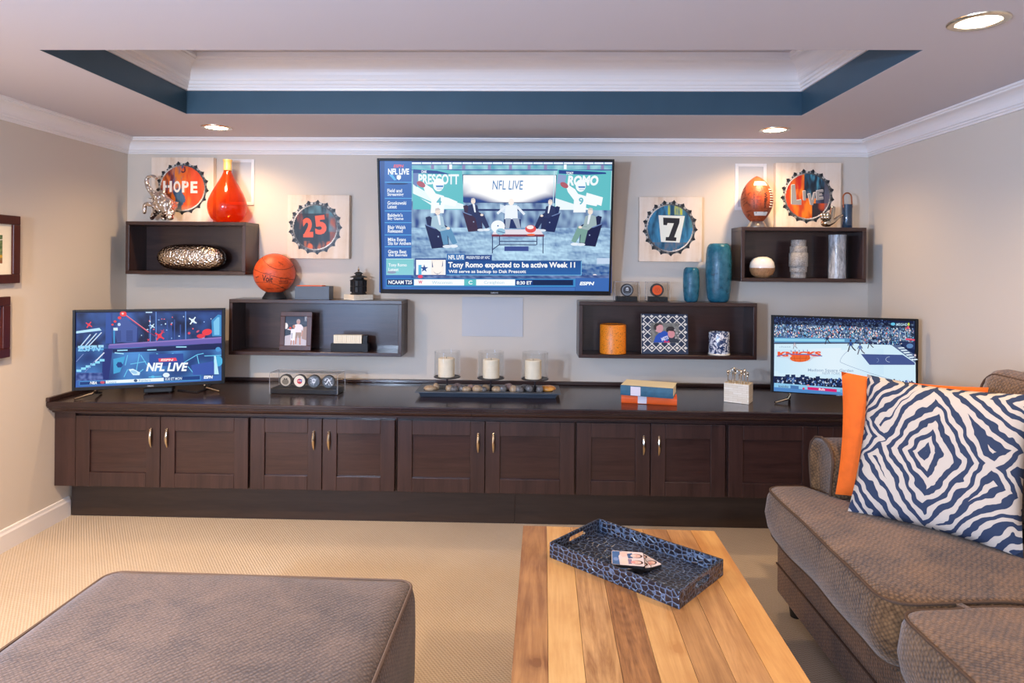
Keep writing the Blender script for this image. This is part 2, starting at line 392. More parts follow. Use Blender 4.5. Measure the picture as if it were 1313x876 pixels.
def softbox(sx, sy, sz, r=0.05, puff=0.0, n=14, puffside=0.0, seed=0, lump=0.0):
    """rounded cushion block, centred, resting on z=0"""
    mb = MB(); idx = {}; vs = []; fs = []
    hx, hy, hz = sx/2, sy/2, sz/2
    nx, ny, nz = n, n, max(4, n//2)
    def put(p):
        key = tuple(round(q, 5) for q in p)
        if key in idx: return idx[key]
        q = Vector((p[0]*hx, p[1]*hy, p[2]*hz))
        inner = Vector((max(-hx+r, min(hx-r, q.x)), max(-hy+r, min(hy-r, q.y)), max(-hz+r, min(hz-r, q.z))))
        d = q-inner
        if d.length > 1e-9: q = inner+d.normalized()*r
        u, v_, w_ = p
        q.z += puff*(1 if w_ > 0 else -0.2)*abs(w_)*(1-u**4)*(1-v_**4)
        q.x += puffside*u*abs(u)*(1-w_*w_)*(1-v_**4); q.y += puffside*v_*abs(v_)*(1-w_*w_)*(1-u**4)
        if lump:
            q.z += lump*noise.noise(Vector((q.x*3+seed, q.y*3, q.z*3)))*(1 if w_ > 0.2 else 0.3)
        idx[key] = len(vs); vs.append((q.x, q.y, q.z+hz)); return idx[key]
    def lin_(k, m):
        t = -1+2*k/m; return math.copysign(1-(1-abs(t))**1.5, t) if t else 0.0
    for sgn in (-1, 1):
        for i in range(nx):
            for j in range(ny):
                fs.append([put((lin_(i+a, nx), lin_(j+b, ny), sgn)) for a, b in ((0, 0), (1, 0), (1, 1), (0, 1))])
        for i in range(nx):
            for j in range(nz):
                fs.append([put((lin_(i+a, nx), sgn, lin_(j+b, nz))) for a, b in ((0, 0), (1, 0), (1, 1), (0, 1))])
        for i in range(ny):
            for j in range(nz):
                fs.append([put((sgn, lin_(i+a, ny), lin_(j+b, nz))) for a, b in ((0, 0), (1, 0), (1, 1), (0, 1))])
    return mb.add(vs, [tuple(f) for f in fs])
def pillow_mb(wd, ht, t, n=20, pinch=0.07, seed=0):
    mb = MB(); vs = []; fs = []
    def P(i, j, sgn):
        u, v = -1+2*i/n, -1+2*j/n
        th = t/2*(max(0.0, (1-u**4)*(1-v**4)))**0.5
        x = u*(1-pinch*(1-v*v)*abs(u)**3)*wd/2; z = v*(1-pinch*(1-u*u)*abs(v)**3)*ht/2
        th += 0.006*noise.noise(Vector((u*2.2+seed, v*2.2, sgn)))*(1-u**2)*(1-v**2)
        return (x, sgn*th, z)
    for sgn in (-1, 1):
        o = len(vs)
        for i in range(n+1):
            for j in range(n+1): vs.append(P(i, j, sgn))
        for i in range(n):
            for j in range(n):
                a = o+i*(n+1)+j; fs.append((a, a+n+1, a+n+2, a+1))
    mb.add(vs, fs); return mb
def weld(o, d=1e-4):
    bm = bmesh.new(); bm.from_mesh(o.data); bmesh.ops.remove_doubles(bm, verts=bm.verts, dist=d)
    bmesh.ops.recalc_face_normals(bm, faces=bm.faces); bm.to_mesh(o.data); bm.free(); shade(o, 1.2); return o

# ------------------------------------------------------------------ flat coloured prints (screens, artwork, photographs)
def homography(src, dst):
    A = []; b = []
    for (x, y), (u, v) in zip(src, dst):
        A.append([x, y, 1, 0, 0, 0, -u*x, -u*y]); b.append(u); A.append([0, 0, 0, x, y, 1, -v*x, -v*y]); b.append(v)
    h = np.linalg.solve(np.array(A, float), np.array(b, float)); return np.append(h, 1).reshape(3, 3)
_fc = {}
def glyphs(s, bold, shear=0.0):
    k = (s, bold, shear)
    if k in _fc: return _fc[k]
    c = bpy.data.curves.new('lettering', 'FONT'); c.body = s; c.offset = bold; c.shear = shear; c.resolution_u = 3
    o = bpy.data.objects.new('lettering', c); COL.objects.link(o)
    dg = bpy.context.evaluated_depsgraph_get(); me = bpy.data.meshes.new_from_object(o.evaluated_get(dg))
    vs = [(v.co.x, v.co.y) for v in me.vertices]; fs = [tuple(p.vertices) for p in me.polygons]
    bpy.data.objects.remove(o); bpy.data.curves.remove(c); bpy.data.meshes.remove(me)
    _fc[k] = (vs, fs); return _fc[k]
class Canvas:
    """flat print: every shape is drawn in page units and mapped to metres on the panel's face"""
    def __init__(s, src, dst, dz=1.6e-5):
        s.h = homography(src, dst); s.v = []; s.c = []; s.f = []; s.z = 0.0; s.dz = dz
    def m(s, x, y):
        q = s.h @ np.array((x, y, 1.0)); return q[0]/q[2], q[1]/q[2]
    def raw(s, pts, faces, cols):
        o = len(s.v); s.z += s.dz
        for (x, y) in pts:
            u, v = s.m(x, y); s.v.append((u, -s.z, v))
        s.c += cols if isinstance(cols, list) else [lin(cols)]*len(pts)
        s.f += [tuple(i+o for i in f) for f in faces]
    def poly(s, pts, c): s.raw(pts, [tuple(range(len(pts)))], c if isinstance(c, list) else c)
    def rect(s, x0, y0, x1, y1, c, c2=None):
        p = [(x0, y0), (x1, y0), (x1, y1), (x0, y1)]
        s.raw(p, [(0, 1, 2, 3)], [lin(c), lin(c), lin(c2), lin(c2)] if c2 else c)
    def ell(s, cx, cy, rx, ry, c, n=18, rot=0):
        cr, sr = math.cos(rot), math.sin(rot); p = []
        for k in range(n):
            a = 2*PI*k/n; x, y = rx*math.cos(a), ry*math.sin(a); p.append((cx+x*cr-y*sr, cy+x*sr+y*cr))
        s.poly(p, c)
    def line(s, pts, wd, c):
        for (x0, y0), (x1, y1) in zip(pts[:-1], pts[1:]):
            dx, dy = x1-x0, y1-y0; l = math.hypot(dx, dy) or 1; nx, ny = -dy/l*wd/2, dx/l*wd/2
            s.poly([(x0+nx, y0+ny), (x1+nx, y1+ny), (x1-nx, y1-ny), (x0-nx, y0-ny)], c)
    def text(s, t, x0, y0, x1, y1, c, bold=0.0, shear=0.0, rot=0.0, skew=0.0):
        vs, fs = glyphs(t, bold, shear)
        ax = [v[0] for v in vs]; ay = [v[1] for v in vs]; a0, a1, b0, b1 = min(ax), max(ax), min(ay), max(ay)
        cxm, cym = (x0+x1)/2, (y0+y1)/2; cr, sr = math.cos(rot), math.sin(rot); pts = []
        for x, y in vs:
            X = x0+(x-a0)/(a1-a0)*(x1-x0)-cxm; Y = y1-(y-b0)/(b1-b0)*(y1-y0)-cym
            Y += skew*X
            pts.append((cxm+X*cr-Y*sr, cym+X*sr+Y*cr))
        s.raw(pts, fs, c)
    def raster(s, x0, y0, x1, y1, nx, ny, fn):
        pts = []; cols = []; ok = []
        for j in range(ny+1):
            for i in range(nx+1):
                x, y = x0+(x1-x0)*i/nx, y0+(y1-y0)*j/ny; c = fn(x, y); pts.append((x, y)); ok.append(c is not None); cols.append(c or (0, 0, 0))
        fs = []
        for j in range(ny):
            for i in range(nx):
                a = j*(nx+1)+i; q = (a, a+1, a+nx+2, a+nx+1)
                if all(ok[k] for k in q): fs.append(q)
        s.raw(pts, fs, cols)
    def build(s, name, mat, parent, loc=(0, 0, 0), rot=None):
        me = bpy.data.meshes.new(name); me.from_pydata(s.v, [], s.f); me.update()
        at = me.color_attributes.new('paint', 'FLOAT_COLOR', 'POINT')
        buf = np.ones((len(s.v), 4), dtype=np.float32); buf[:, :3] = np.array(s.c, dtype=np.float32); at.data.foreach_set('color', buf.ravel())
        me.materials.append(mat); o = bpy.data.objects.new(name, me); COL.objects.link(o); o.parent = parent; o.location = loc
        if rot: o.rotation_euler = rot
        return o
def nz(x, y, s=1.0, o=0.0): return noise.noise(Vector((x*s+o, y*s-o, o*1.7)))
def mixc(a, b, t): t = max(0, min(1, t)); return tuple(p+(q-p)*t for p, q in zip(a, b))

# ------------------------------------------------------------------ room shell
XL, XR, YB, YF, ZC = -2.609, 2.135, 4.185, -3.0, 2.24
struct('floor', MB().box((XL-.1, YF-.1, -.1), (XR+.1, YB+.1, 0)), M['carpet'])
struct('wall_back', MB().box((XL-.1, YB, 0), (XR+.1, YB+.1, 2.75)), M['wall'])
LY0, LY1, LZ0, LZ1 = -2.8, .5, .15, 2.05
struct('wall_left', MB().box((XL-.1, YF, 0), (XL, LY0, 2.75)).box((XL-.1, LY1, 0), (XL, YB, 2.75)).box((XL-.1, LY0, 0), (XL, LY1, LZ0)).box((XL-.1, LY0, LZ1), (XL, LY1, 2.75)), M['wall'])
w2_ = struct('window_2', MB().box((XL-.08, LY0, LZ0), (XL-.02, LY0+.06, LZ1)).box((XL-.08, LY1-.06, LZ0), (XL-.02, LY1, LZ1)).box((XL-.08, LY0, LZ0), (XL-.02, LY1, LZ0+.06)).box((XL-.08, LY0, LZ1-.06), (XL-.02, LY1, LZ1)), M['trim'])
MB().box((XL-.055, LY0+.06, LZ0+.06), (XL-.05, LY1-.06, LZ1-.06)).build('pane', M['glass'], w2_)
struct('wall_right', MB().box((XR, YF, 0), (XR+.1, YB, 2.75)), M['wall'])
WX0, WX1, WZ0, WZ1 = -1.8, 0.8, 0.7, 2.15
struct('wall_front', MB().box((XL-.1, YF-.1, 0), (WX0, YF, 2.75)).box((WX1, YF-.1, 0), (XR+.1, YF, 2.75)).box((WX0, YF-.1, 0), (WX1, YF, WZ0)).box((WX0, YF-.1, WZ1), (WX1, YF, 2.75)), M['wall'])
wn = struct('added_window', MB().box((WX0, YF-.08, WZ0), (WX0+.06, YF-.02, WZ1)).box((WX1-.06, YF-.08, WZ0), (WX1, YF-.02, WZ1)).box((WX0, YF-.08, WZ0), (WX1, YF-.02, WZ0+.06)).box((WX0, YF-.08, WZ1-.06), (WX1, YF-.02, WZ1)).box((-.53, YF-.08, WZ0), (-.47, YF-.02, WZ1)), M['trim'])  # invented window, out of view, made as an opening for the rear fill
MB().box((WX0+.06, YF-.055, WZ0+.06), (-.53, YF-.05, WZ1-.06)).build('pane', M['glass'], wn)
MB().box((-.47, YF-.055, WZ0+.06), (WX1-.06, YF-.05, WZ1-.06)).build('pane', M['glass'], wn)
TX0, TX1, TY0, TY1, TZ = -1.838, 1.416, 2.402, 3.455, 2.535
ce = struct('ceiling', MB().box((XL-.1, YF-.1, ZC), (XR+.1, TY0, ZC+.02)).box((XL-.1, TY1, ZC), (XR+.1, YB+.1, ZC+.02)).box((XL-.1, TY0, ZC), (TX0, TY1, ZC+.02)).box((TX1, TY0, ZC), (XR+.1, TY1, ZC+.02)), M['ceiling'])
MB().box((TX0-.05, TY0-.05, TZ), (TX1+.05, TY1+.05, TZ+.05)).build('tray_ceiling', M['ceiling'], ce)
g = .004
MB().box((TX0-.03, TY0-.03, ZC+.001), (TX0+.002, TY1+.03, TZ)).box((TX1-.002, TY0-.03, ZC+.001), (TX1+.03, TY1+.03, TZ)).box((TX0, TY1-.002, ZC+.001), (TX1, TY1+.03, TZ)).box((TX0, TY0-.03, ZC+.001), (TX1, TY0+.002, TZ)).build('tray_band', M['tray_blue'], ce)
def crown_loop(name, x0, x1, y0, y1, prof, mat, parent=None):
    """moulding of one profile (distance from wall, height) run round a rectangle with mitred corners"""
    mb = MB(); n = len(prof); vs = []
    for d, z in prof:
        vs += [(x0+d, y0+d, z), (x1-d, y0+d, z), (x1-d, y1-d, z), (x0+d, y1-d, z)]
    fs = []
    for i in range(n-1):
        for k in range(4): fs.append((i*4+k, i*4+(k+1) % 4, (i+1)*4+(k+1) % 4, (i+1)*4+k))
    mb.add(vs, fs); return mb.build(name, mat, parent)
cz = 2.363
prof = [(0, cz), (.012, cz), (.014, cz+.012), (.020, cz+.016), (.020, cz+.026), (.028, cz+.031), (.028, cz+.045), (.036, cz+.05), (.040, cz+.056)]
for k in range(1, 9):
    a = PI/2*k/8; prof.append((.040+.055*(1-math.cos(a)), cz+.060+.075*math.sin(a)))
prof += [(.100, cz+.137), (.100, cz+.145), (.110, cz+.150), (.110, TZ)]
crown_loop('tray_crown', TX0, TX1, TY0, TY1, prof, M['trim'], ce)
cz = ZC-.097
prof = [(0, cz), (.010, cz), (.012, cz+.009), (.018, cz+.012), (.018, cz+.02), (.024, cz+.024)]
for k in range(1, 9):
    a = PI/2*k/8; prof.append((.024+.05*(1-math.cos(a)), cz+.024+.052*math.sin(a)))
prof += [(.079, cz+.079), (.079, cz+.085), (.088, cz+.088), (.088, ZC)]
def crown_run(name, p0, p1, inward, m0, m1):
    d0 = Vector(p0); d1 = Vector(p1); inw = Vector(inward); t = (d1-d0).normalized(); mb = MB(); vs = []
    for d, z in prof:
        a = d0+inw*d+t*(d*m0); b = d1+inw*d-t*(d*m1); vs += [(a.x, a.y, z), (b.x, b.y, z)]
    n = len(prof); mb.add(vs, [(2*i, 2*i+1, 2*i+3, 2*i+2) for i in range(n-1)])
    return struct(name, mb, M['trim'])
crown_run('trim_1', (XL, YF, 0), (XL, YB, 0), (1, 0, 0), 1, 1)
crown_run('trim_2', (XL, YB, 0), (XR, YB, 0), (0, -1, 0), 1, 1)
crown_run('trim_3', (XR, YB, 0), (XR, YF, 0), (-1, 0, 0), 1, 1)
struct('baseboard_left', MB().prism([(XL, 0), (XL+.016, 0), (XL+.016, .085), (XL+.011, .095), (XL+.009, .108), (XL, .11)], YF, 3.66), M['trim'])
struct('baseboard_right', MB().prism([(XR, 0), (XR-.016, 0), (XR-.016, .085), (XR-.011, .095), (XR-.009, .108), (XR, .11)], YF, 3.66), M['trim'])

# ------------------------------------------------------------------ recessed lights
BULB = emitter('lamp_glow', (1.0, 0.86, 0.62), 14.0)
def downlight(x, y, label, power):
    t = thing('recessed_light', label, 'ceiling light', (x, y, ZC), 0, 'recessed ceiling lights')
    MB().lathe([(.062, -.001), (.064, -.006), (.078, -.007), (.086, -.004), (.087, 0)], 32, cap=False).build('trim_ring', M['nickel'], t, True)
    MB().lathe([(.0, -.0025), (.062, -.0025)], 28, cap=False).build('lamp_lens', BULB, t)
    l = bpy.data.lights.new('downlight_beam', 'SPOT'); l.energy = power; l.color = WARM; l.spot_size = 2.6; l.spot_blend = 0.8; l.shadow_soft_size = .035
    o = bpy.data.objects.new('downlight_beam', l); COL.objects.link(o); o.parent = t; o.location = (0, 0, -.02)
downlight(-1.84, 3.80, 'round recessed ceiling light near the back wall above the round red word panel', LAMP_BACK)
downlight(1.41, 3.82, 'round recessed ceiling light near the back wall, right of the blue tray recess', LAMP_BACK)
downlight(1.42, 2.118, 'large bright recessed ceiling light at the upper right, nearest the camera', LAMP_MID*.75)
for (x, y, s) in ((-1.96, 2.118, 'left wall'), (-1.84, .3, 'rear left corner'), (1.42, .3, 'rear right corner')):
    downlight(x, y, 'recessed ceiling light outside the picture by the '+s, LAMP_MID*2.5 if y > 1 else LAMP_MID*.6)

# ------------------------------------------------------------------ speakers set into the back wall
def speaker(x0, y0, x1, y1, label, border):
    a, b = atY(x0, y1, YB), atY(x1, y0, YB); c = (a+b)/2; wd, ht = b.x-a.x, b.z-a.z
    t = thing('flush_speaker', label, 'speaker', (c.x, YB, a.z))
    bw = border
    if bw:
        MB().box((-wd/2, -.006, 0), (-wd/2+bw, 0, ht)).box((wd/2-bw, -.006, 0), (wd/2, 0, ht)).box((-wd/2+bw, -.006, 0), (wd/2-bw, 0, bw)).box((-wd/2+bw, -.006, ht-bw), (wd/2-bw, 0, ht)).build('frame', M['speaker_frame'], t, bevel=.002)
    MB().box((-wd/2+bw, -.004 if bw else -.006, bw), (wd/2-bw, 0, ht-bw)).build('grille', M['speaker'], t, bevel=.001)
speaker(289.7, 204.5, 326.5, 263, 'white in-wall speaker with raised border behind the orange glass vase', .02)
speaker(942, 210, 983, 269.5, 'white in-wall speaker with raised border behind the football', .02)
speaker(592.3, 381.5, 671, 431, 'plain flush white speaker panel below the big television', 0)

# ------------------------------------------------------------------ low cabinets along the back wall
YD = 3.565; YK = 3.66; ZT = 0.685
def pxX(px, py, Y): return atY(px, py, Y).x
def handle(parent, x, z):
    pts = []; rad = []
    for k in range(9):
        s = -1+2*k/8; pts.append((x, -.024-.012*(1-s*s), z+s*.052)); rad.append(.0035+.0045*(1-s*s))
    mb = MB().tube(pts, rad, 8)
    mb.tube([(x, 0, z-.045), (x, -.028, z-.045)], .004, 8).tube([(x, 0, z+.045), (x, -.028, z+.045)], .004, 8)
    for dz in (.03, .04, .05): mb.lathe([(.0, dz-.003), (.0085, dz-.003), (.0085, dz), (.0, dz)], 10, (x, -.03, z))
    mb.build('handle', M['nickel'], parent, True)
def door(parent, x0, x1, z0, z1, hx):
    st = .078; d = MB()
    d.box((x0, -.022, z0), (x0+st, 0, z1)).box((x1-st, -.022, z0), (x1, 0, z1)).box((x0+st, -.022, z0), (x1-st, 0, z0+st)).box((x0+st, -.022, z1-st), (x1-st, 0, z1))
    o = d.build('door', M['espresso_v'], parent, bevel=.0025)
    MB().box((x0+st-.002, -.010, z0+st-.002), (x1-st+.002, -.002, z1-st+.002)).build('door_panel', M['espresso'], o)
    if hx is not None: handle(o, hx, z1-.115)
units = [(97, 205.5, 318, 'first cabinet from the left, two panelled doors under the left television', 194, 214.5),
         (321, 413, 506, 'second cabinet from the left, two panelled doors under the row of pucks', 402.5, 422),
         (510, 622, 736.5, 'middle cabinet with two panelled doors under the candle dish', 613, 632.5),
         (739.5, 834, 930, 'dark cabinet with two panelled doors below the pair of books', 825, 844.5),
         (934, 1048, 1163, 'dark cabinet at the right, its doors partly hidden by the sofa arm', None, None)]
for (a, b, c, lab, h1, h2) in units:
    py = 585; xa, xb, xc = (pxX(p, py, YD-.02) for p in (a, b, c)); xm = (xa+xc)/2
    t = thing('base_cabinet', 'espresso '+lab, 'cabinet', (xm, YD, .205), 0, 'low cabinets under the long worktop')
    xa, xb, xc = xa-xm, xb-xm, xc-xm
    left = -2.605-xm if a == 97 else xa-.008
    right = XR-.004-xm if c == 1163 else xc+.008
    MB().box((left+.001, 0.002, 0), (right-.001, YB-YD-.004, .408)).build('body', M['espresso'], t)
    z1 = .393
    door(t, xa, xb-.002, .004, z1, None if h1 is None else pxX(h1, py, YD-.02)-xm)
    door(t, xb+.002, xc, .004, z1, None if h2 is None else pxX(h2, py, YD-.02)-xm)
    if a == 97: MB().box((left, -.021, .004), (xa-.002, .002, .407)).build('filler_strip', M['espresso_v'], t)
    if c == 1163: MB().box((xc+.002, -.021, .004), (right, .002, .407)).build('filler_strip', M['espresso_v'], t)
xs = pxX(660, 655, YK)
t = thing('plinth', 'plain dark plinth under the row of cabinets, set back above the carpet', 'plinth', (0, YK, 0))
MB().box((XL+.02, 0, .002), (xs-.001, .02, .204)).build('kick_board', M['kick'], t)
MB().box((xs+.001, 0, .002), (XR-.02, .02, .204)).build('kick_board', M['kick'], t)
MB().box((XL+.03, .03, .002), (XR-.03, YB-YK-.01, .203)).build('plinth_core', M['kick'], t)
YC = 3.475
t = thing('worktop', 'long glossy espresso worktop running wall to wall above the cabinets', 'worktop', (0, YC, ZT))
MB().box((XL+.002, 0, -.028), (XR-.002, YB-YC-.002, 0)).build('top_board', M['espresso_top'], t, bevel=.006)
mp = [(.012, -.028), (.012, -.034), (.022, -.038), (.026, -.046), (.040, -.056), (.050, -.060), (.050, -.066), (.062, -.069), (.062, -.071), (.3, -.071), (.3, -.028)]
xj = pxX(604, 535, YC)
for (x0, x1) in ((XL+.002, xj-.0008), (xj+.0008, XR-.002)):
    MB().prism(mp, x0, x1, 'YZ').build('moulding', M['espresso'], t)
MB().box((XL+.002, YB-YC-.024, .0005), (XR-.002, YB-YC-.002, .022)).build('back_ledge', M['espresso'], t, bevel=.003)
MB().box((XL+.002, .0, .0005), (XL+.022, YB-YC-.03, .022)).build('side_ledge', M['espresso'], t, bevel=.003)

# ------------------------------------------------------------------ floating box shelves
YS = 3.985
def box_shelf(x0, y0, x1, y1, label):
    a, b = atY(x0, y1, YS), atY(x1, y0, YS); wd, ht, dp = b.x-a.x, b.z-a.z, YB-YS-.001; tk = .022
    t = thing('box_shelf', label, 'shelf', ((a.x+b.x)/2, YS, a.z), 0, 'floating box shelves on the back wall')
    h = wd/2
    MB().box((-h, 0, ht-tk), (h, dp, ht)).build('top_panel', M['espresso'], t, bevel=.002)
    MB().box((-h, 0, 0), (h, dp, tk)).build('bottom_panel', M['espresso'], t, bevel=.002)
    MB().box((-h, 0, tk), (-h+tk, dp, ht-tk)).build('side_panel', M['espresso_v'], t, bevel=.002)
    MB().box((h-tk, 0, tk), (h, dp, ht-tk)).build('side_panel', M['espresso_v'], t, bevel=.002)
    MB().box((-h+tk, dp-.012, tk), (h-tk, dp, ht-tk)).build('back_panel', M['espresso'], t)
    return dict(x0=a.x, x1=b.x, z0=a.z, z1=b.z, top=b.z, floor=a.z+tk)
UL = box_shelf(160.5, 284.8, 315, 351.5, 'dark box shelf at the upper left holding the hammered silver vessel')
LL = box_shelf(293, 385.8, 515.3, 455, 'dark wide box shelf left of centre holding the family photo and ivory tiles')
LR = box_shelf(742, 389, 971, 459, 'dark wide box shelf right of centre holding the patterned photo frame')
UR = box_shelf(950, 292, 1111.2, 361, 'dark box shelf at the upper right holding three stone coloured vases')

# ------------------------------------------------------------------ televisions
def television(name, label, wd, ht, loc, rz, tilt, screen, canvas_fn, corners, thick=.045, feet=True, logo=None):
    """loc = centre of the front face; corners = page coordinates of the outer corners TL, TR, BR, BL"""
    t = thing(name, label, 'television', loc, rz)
    rot = (tilt, 0, 0)
    l, r, b, tp = screen; hw, hh = wd/2, ht/2
    bz = MB().box((-hw, 0, -hh), (-hw+l, .018, hh)).box((hw-r, 0, -hh), (hw, .018, hh)).box((-hw+l, 0, -hh), (hw-r, .018, -hh+b)).box((-hw+l, 0, hh-tp), (hw-r, .018, hh))
    o = bz.build('bezel', M['black'], t, bevel=.0015); o.rotation_euler = rot
    o = MB().box((-hw+.004, .012, -hh+.004), (hw-.004, .03, hh-.004)).box((-hw*.8, .03, -hh*.8), (hw*.8, thick, hh*.5)).build('casing', M['blackmatte'], t, bevel=.004); o.rotation_euler = rot
    cv = Canvas(corners, [(-hw, hh), (hw, hh), (hw, -hh), (-hw, -hh)])
    canvas_fn(cv)
    cv.build('screen', M['screen'], t, rot=rot).location = Matrix.Rotation(tilt, 3, 'X') @ Vector((0, .0105, 0))
    if logo:
        lg = Canvas(corners, [(-hw, hh), (hw, hh), (hw, -hh), (-hw, -hh)]); lg.text(logo[0], *logo[1], '#c9ccd2', .01)
        lg.build('maker_mark', M['print'], t, rot=rot).location = Matrix.Rotation(tilt, 3, 'X') @ Vector((0, -.0004, 0))
    return t

def fabricless(c): return lin(c)
BL, DK, WH, TEAL = '#2f5ea6', '#0f1d4a', '#f6fbff', '#62bfc6'
def seated(cv, x, y, s, suit, legs, chair, flip=1, skin='#f3e3d8', shirt='#eef4ff'):
    """small broadcast guest seated in an armchair; x, y = head centre, s = head height"""
    f = flip
    P = lambda pts: [(x+f*a*s, y+b*s) for a, b in pts]
    cv.poly(P([(-1.9, .9), (-1.3, .7), (1.5, 2.3), (1.8, 5.2), (-.9, 5.4)]), chair)
    cv.poly(P([(-.9, .8), (.0, .5), (.8, .8), (1.1, 2.2), (1.5, 2.9), (-.3, 3.0), (-1.1, 2.6)]), suit)
    cv.poly(P([(-.12, .55), (.3, .55), (.5, 2.1), (.25, 2.1)]), shirt)
    cv.poly(P([(-2.0, 2.0), (-.6, 2.5), (.9, 2.6), (1.5, 3.2), (1.3, 5.6), (-.9, 5.8)]), chair)
    cv.poly(P([(.2, 2.5), (2.0, 2.4), (3.1, 4.9), (2.4, 5.2), (1.5, 3.7), (1.7, 5.1), (.9, 5.2), (.5, 3.5)]), legs)
    cv.ell(x+f*.1*s, y+3.9*s, .12*s, .12*s, '#9fb4d8'); cv.line(P([(-1.9, 2.05), (-.5, 2.6), (.8, 2.7)]), .16*s, '#6f86b8')
    cv.poly(P([(-.9, 1.2), (-.5, 1.2), (.6, 2.6), (1.6, 2.4), (1.6, 2.8), (.3, 3.1), (-.8, 2.2)]), suit)
    cv.ell(x+f*1.65*s, y+2.6*s, .3*s, .22*s, skin)
    cv.ell(x, y, .42*s, .55*s, skin)
    cv.poly(P([(-.42, -.1), (-.35, -.5), (.1, -.62), (.42, -.35), (.3, -.25), (-.25, -.2)]), '#cfc8c6')
    cv.ell(x+f*2.5*s, y+5.4*s, .7*s, .25*s, '#e9f1fa'); cv.ell(x+f*1.5*s, y+5.45*s, .7*s, .25*s, '#dfe9f5')
def passer(cv, x0, y0, s, num, flip):
    """quarterback picture on a studio billboard"""
    f = flip; P = lambda pts: [(x0+f*a*s, y0+b*s) for a, b in pts]
    cv.poly(P([(-3.2, -.6), (-1.2, .7), (-.6, 1.6), (.8, 2.0), (3.4, 3.1), (3.0, 4.0), (1.0, 3.6), (.9, 5.2), (-1.5, 5.2), (-1.4, 2.8), (-2.6, 1.2)]), WH)
    cv.ell(x0-f*.1*s, y0, 1.0*s, 1.2*s, WH)
    cv.poly(P([(-.6, .1), (.8, .1), (.75, .45), (-.5, .45)]), '#5b8fc4')
    cv.line(P([(-.4, .75), (.6, .75)]), .12*s, '#8fb4d8')
    cv.ell(x0-f*3.3*s, y0-.1*s, .85*s, .5*s, '#b25a68', rot=.5*f)
    cv.text(num, x0-.45*s, y0+2.3*s, x0+.45*s, y0+3.7*s, '#66b9c8', .03)
    cv.line(P([(.9, 2.1), (1.9, 2.35)]), .18*s, TEAL)
def big_picture(cv):
    S0 = lambda x, y: lin('#1f3a72')
    cv.rect(486, 206, 785.2, 376, '#2a4f96')
    # studio: ceiling, walls, floor
    cv.raster(527, 207, 784, 263, 90, 22, lambda x, y: mixc(lin('#4f9fb8'), lin('#a9dbe2'), .5+.8*nz(x, y, .11, 3)))
    cv.rect(527, 206.5, 784, 208.4, '#22408a')
    for k in range(20):
        cv.rect(527.5+k*13, 208.2, 539.3+k*13, 210.3, '#f2f8ff')
    cv.rect(527, 210.6, 784, 211.7, '#3a4a94'); cv.rect(527, 217.2, 784, 218.6, '#3c4f9a')
    for x in (552, 573, 592, 625, 652, 676, 697, 752, 770): cv.rect(x, 211.5, x+4, 217.3, '#8d86b4')
    for x in (575.5, 722.5): cv.rect(x, 211, x+3.5, 217, WH)
    cv.raster(527, 258, 784, 300, 120, 24, lambda x, y: mixc(lin('#2a4486'), lin('#b9dcf2'), .45+.7*nz(x, y*.5, .16, 9)))
    cv.rect(596, 268, 712, 270.5, '#203066')
    def fl(x, y):
        v = .50+.42*nz(x*.4, y*2.2, .1, 21)+.22*nz(x, y, .35, 4); v -= max(0, (y-336)/40)
        v += .3*math.exp(-((x-680)/60)**2-((y-320)/17)**2)+.22*nz(x*.5, y*1.6, .33, 14)
        return mixc(lin('#1d4f96'), lin('#c6ebff'), v)
    cv.raster(527, 292, 784, 358, 130, 40, fl)
    # left billboard
    cv.poly([(528.5, 216), (592, 219), (594.5, 269), (529, 268.5)], TEAL)
    cv.poly([(529, 217), (560, 219), (578, 223.5), (529, 222)], '#27468f')
    cv.poly([(529, 236), (552, 250), (594, 262), (594.4, 268), (560, 268), (529, 248)], '#e9f7fb')
    cv.poly([(529, 222), (536, 222), (534, 240), (529, 236)], '#6f84b8')
    cv.text('DAK', 540, 218.4, 547, 222, WH, .03)
    cv.text('PRESCOTT', 536, 223.3, 588, 236.6, '#f1f8fd', .035)
    cv.line([(529, 249), (560, 263)], 1.5, TEAL)
    passer(cv, 562.5, 237, 7.0, '4', 1)
    # centre screen
    def scr(x, y):
        e = 245+12*math.exp(-((x-655)/38)**2)+2*math.sin(x*.06); t = (y-e)/9
        d = max(abs(x-652)-46, 0)/14
        return mixc(lin('#ffffff'), lin('#1d3f86'), max(t, (y-232)/22*d))
    cv.poly([(592.5, 223.6), (713.5, 224.2), (712, 260.5), (595, 260)], '#1b356f')
    cv.raster(593.5, 224.6, 712.5, 259.4, 70, 24, scr)
    cv.text('NFL LIVE', 631, 231.5, 670.5, 243.2, '#2f78b5', 0.0, .12)
    # right billboard
    cv.poly([(714.5, 217), (784, 219), (784, 269.5), (710.8, 269)], TEAL)
    cv.poly([(716, 218), (752, 219.5), (776, 221), (777, 223), (752, 224), (716, 222.6)], '#27468f')
    cv.poly([(712, 254), (740, 263), (760, 269), (712, 269)], '#eef9fc')
    cv.poly([(715, 223), (726, 225), (724, 234), (714, 236)], '#8fa3cc')
    cv.text('TONY', 725.5, 220.2, 735, 224.2, WH, .03)
    cv.text('ROMO', 727, 225, 767, 238, '#f4fafd', .05, .15)
    passer(cv, 745, 238, 6.6, '9', 1)
    cv.poly([(752, 247), (773, 253), (771, 264), (750, 257)], '#f7fcff')
    for x in (710.5, 784): cv.line([(x, 219), (x-1.5, 269)], 1.0, '#bfe4ee')
    # guests
    seated(cv, 606.5, 258, 6.8, '#232f5c', '#2a315c', '#3a2440', 1)
    seated(cv, 561, 271.5, 8.2, '#a9c6d8', '#5f93bb', '#1c2350', 1)
